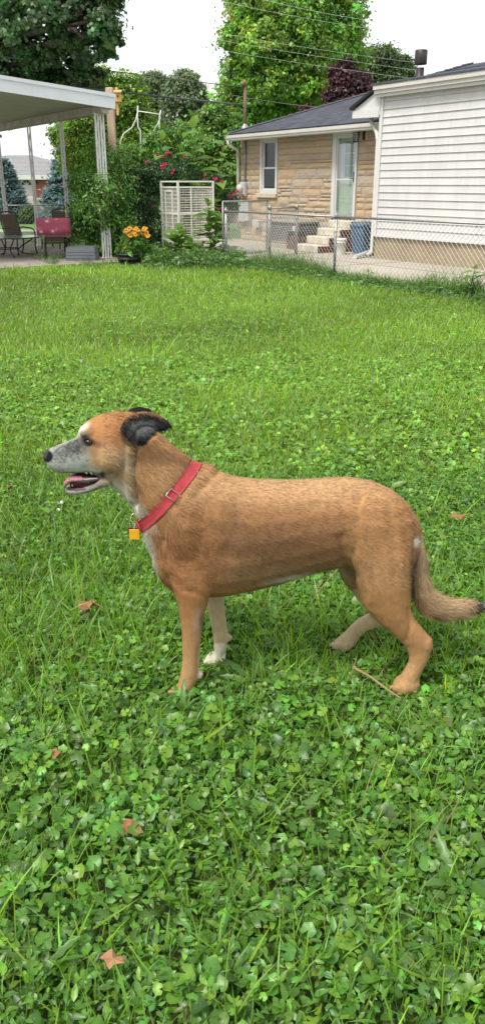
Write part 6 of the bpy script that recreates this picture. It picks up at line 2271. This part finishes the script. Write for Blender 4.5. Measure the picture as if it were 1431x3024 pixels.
def tooth(u, v, h, w, Y, up):
    b = PY(u, v, Y)
    MB(b, Vector((1, 0, 0)), Vector((0, 1, 0)), Vector((.15, 0, 1 if up else -1))).lathe([(w, 0), (w * .85, h * .4), (w * .4, h * .8), (w * .1, h)], (0, 0, 0), 8).build('tooth', M_tooth, dogroot, True)
for (u, v, h, w, up) in ((214, 1436, .012, .0036, True), (270, 1394, .010, .005, False), (283, 1391, .010, .0055, False), (256, 1395, .006, .0035, False), (262, 1424, .006, .004, True)):
    tooth(u, v, h, w, YD - (.030 if u > 240 else .019), up)

# collar on the neck: red webbing band, slider, ring, yellow tag
cu0, cu1 = (562, 1384), (416, 1543)
A_, B_ = PY(*cu0, YD), PY(*cu1, YD)
ctr = (A_ + B_) / 2
e1 = (A_ - B_).normalized()
e2 = Vector((-e1.z, 0, e1.x))             # along the neck
if e2.x > 0: e2 = -e2
ey_ = Vector((0, 1, 0))
NR = 64
ring = {}
for sgn in (-1, 0, 1):
    rads = []
    for k in range(NR):
        an = 2 * math.pi * k / NR
        dv = e1 * math.cos(an) + ey_ * math.sin(an)
        o = ctr + e2 * (sgn * .0175) + dv * .35
        h = bvh.ray_cast(o, -dv)
        rads.append((h[0] - ctr - e2 * (sgn * .0175)).dot(dv) if h[0] else .09)
    rads = np.array(rads)
    for _ in range(2): rads = np.maximum(rads, (np.roll(rads, 1) + np.roll(rads, -1)) / 2)
    ring[sgn] = rads
mr_ = np.maximum(np.maximum(ring[-1] * .5 + ring[0] * .5, ring[1] * .5 + ring[0] * .5), ring[0]) + .007
cl_ = MB()
prof = [(-.0148, 0), (-.0148, .0022), (0, .0026), (.0148, .0022), (.0148, 0)]
pts, fs = [], []
for k in range(NR):
    an = 2 * math.pi * k / NR
    dv = e1 * math.cos(an) + ey_ * math.sin(an)
    for (o, t) in prof:
        fl_r = (ring[-1][k] if o < 0 else ring[1][k] if o > 0 else ring[0][k])
        rr_ = max(fl_r + .003, mr_[k] - .007)
        pts.append(ctr + e2 * o + dv * (rr_ + t))
n5 = len(prof)
for k in range(NR):
    k2 = (k + 1) % NR
    for i in range(n5 - 1):
        fs.append((k*n5+i, k2*n5+i, k2*n5+i+1, k*n5+i+1))
    fs.append((k*n5+n5-1, k2*n5+n5-1, k2*n5, k*n5))
cl_.add([tuple(p) for p in pts], fs)
M_red = mat('red_webbing', (0.40, 0.035, 0.045), 0.7, var=.2, scale=60, bump=.35, bscale=420)
collar = cl_.build('collar', M_red, dogroot)
M_steel = mat('steel', (0.62, 0.58, 0.52), .25, metal=1.0)
def cpt(an, o, lift):
    k = int(round(an / (2 * math.pi) * NR)) % NR
    dv = e1 * math.cos(an) + ey_ * math.sin(an)
    fl_r = (ring[-1][k] if o < 0 else ring[1][k] if o > 0 else ring[0][k])
    return ctr + e2 * o + dv * (max(fl_r + .003, mr_[k] - .007) + lift)
best = min((abs(project(np.array([list(cpt(a, 0, .005))]))[1][0] - 1464), a) for a in np.linspace(math.pi * 1.05, math.pi * 1.95, 80))[1]
da = .011 / .09
sl_ = MB()
c4 = [cpt(best - da, -.0165, .0065), cpt(best - da, .0165, .0065), cpt(best + da, .0165, .0065), cpt(best + da, -.0165, .0065)]
sl_.tube(c4 + [c4[0]], .0017, 6)
sl_.build('slider', M_steel, collar, True)
kp = MB()
bk_a = math.pi * 1.08
kpts = [cpt(bk_a - .05, -.017, .005), cpt(bk_a - .05, .017, .005), cpt(bk_a + .05, .017, .005), cpt(bk_a + .05, -.017, .005)]
kp.tube(kpts + [kpts[0]], .004, 6); kp.build('keeper', M_red, collar, True)
rp_ = PY(399, 1531, YD - .012)
rg = MB(rp_); rg.tube([(.013 * math.cos(a), .006 * math.sin(a), .014 * math.sin(a)) for a in [i * 2 * math.pi / 20 for i in range(21)]], .0015, 6)
rgo = rg.build('ring', M_steel, collar, True)
tg = PY(397, 1578, YD - .02)
MB().tube([rp_ + Vector((.0, 0, -.014)), tg + Vector((0, 0, .018))], .0013, 5).build('link', M_steel, rgo)
tgm = MB(tg); tgm.bbox(-.0155, .0155, -.0014, .0014, -.0165, .0165, .0008)
tgm.build('tag', mat('yellow_tag', (0.72, 0.38, 0.02), .35, var=.08, scale=40), rgo)
M_bone = mat('maroon_tag', (0.10, 0.012, 0.015), .4)
tg2 = MB(tg + Vector((-.004, .004, .003))); tg2.bbox(-.016, .014, -.001, .001, -.005, .018, .0006); tg2.build('maroon_tag', M_bone, rgo)

M_claw = mat('claw', (0.05, 0.04, 0.035), .35)
for c, k in CLAWS:
    MB(c, Vector((1, 0, 0)), Vector((0, 1, 0))).tube([(.004, 0, 0), (-.004 * k, 0, -.001), (-.009 * k, 0, -.005)], [.0032, .0026, .0006], 6).build('claw', M_claw, dogroot, True)
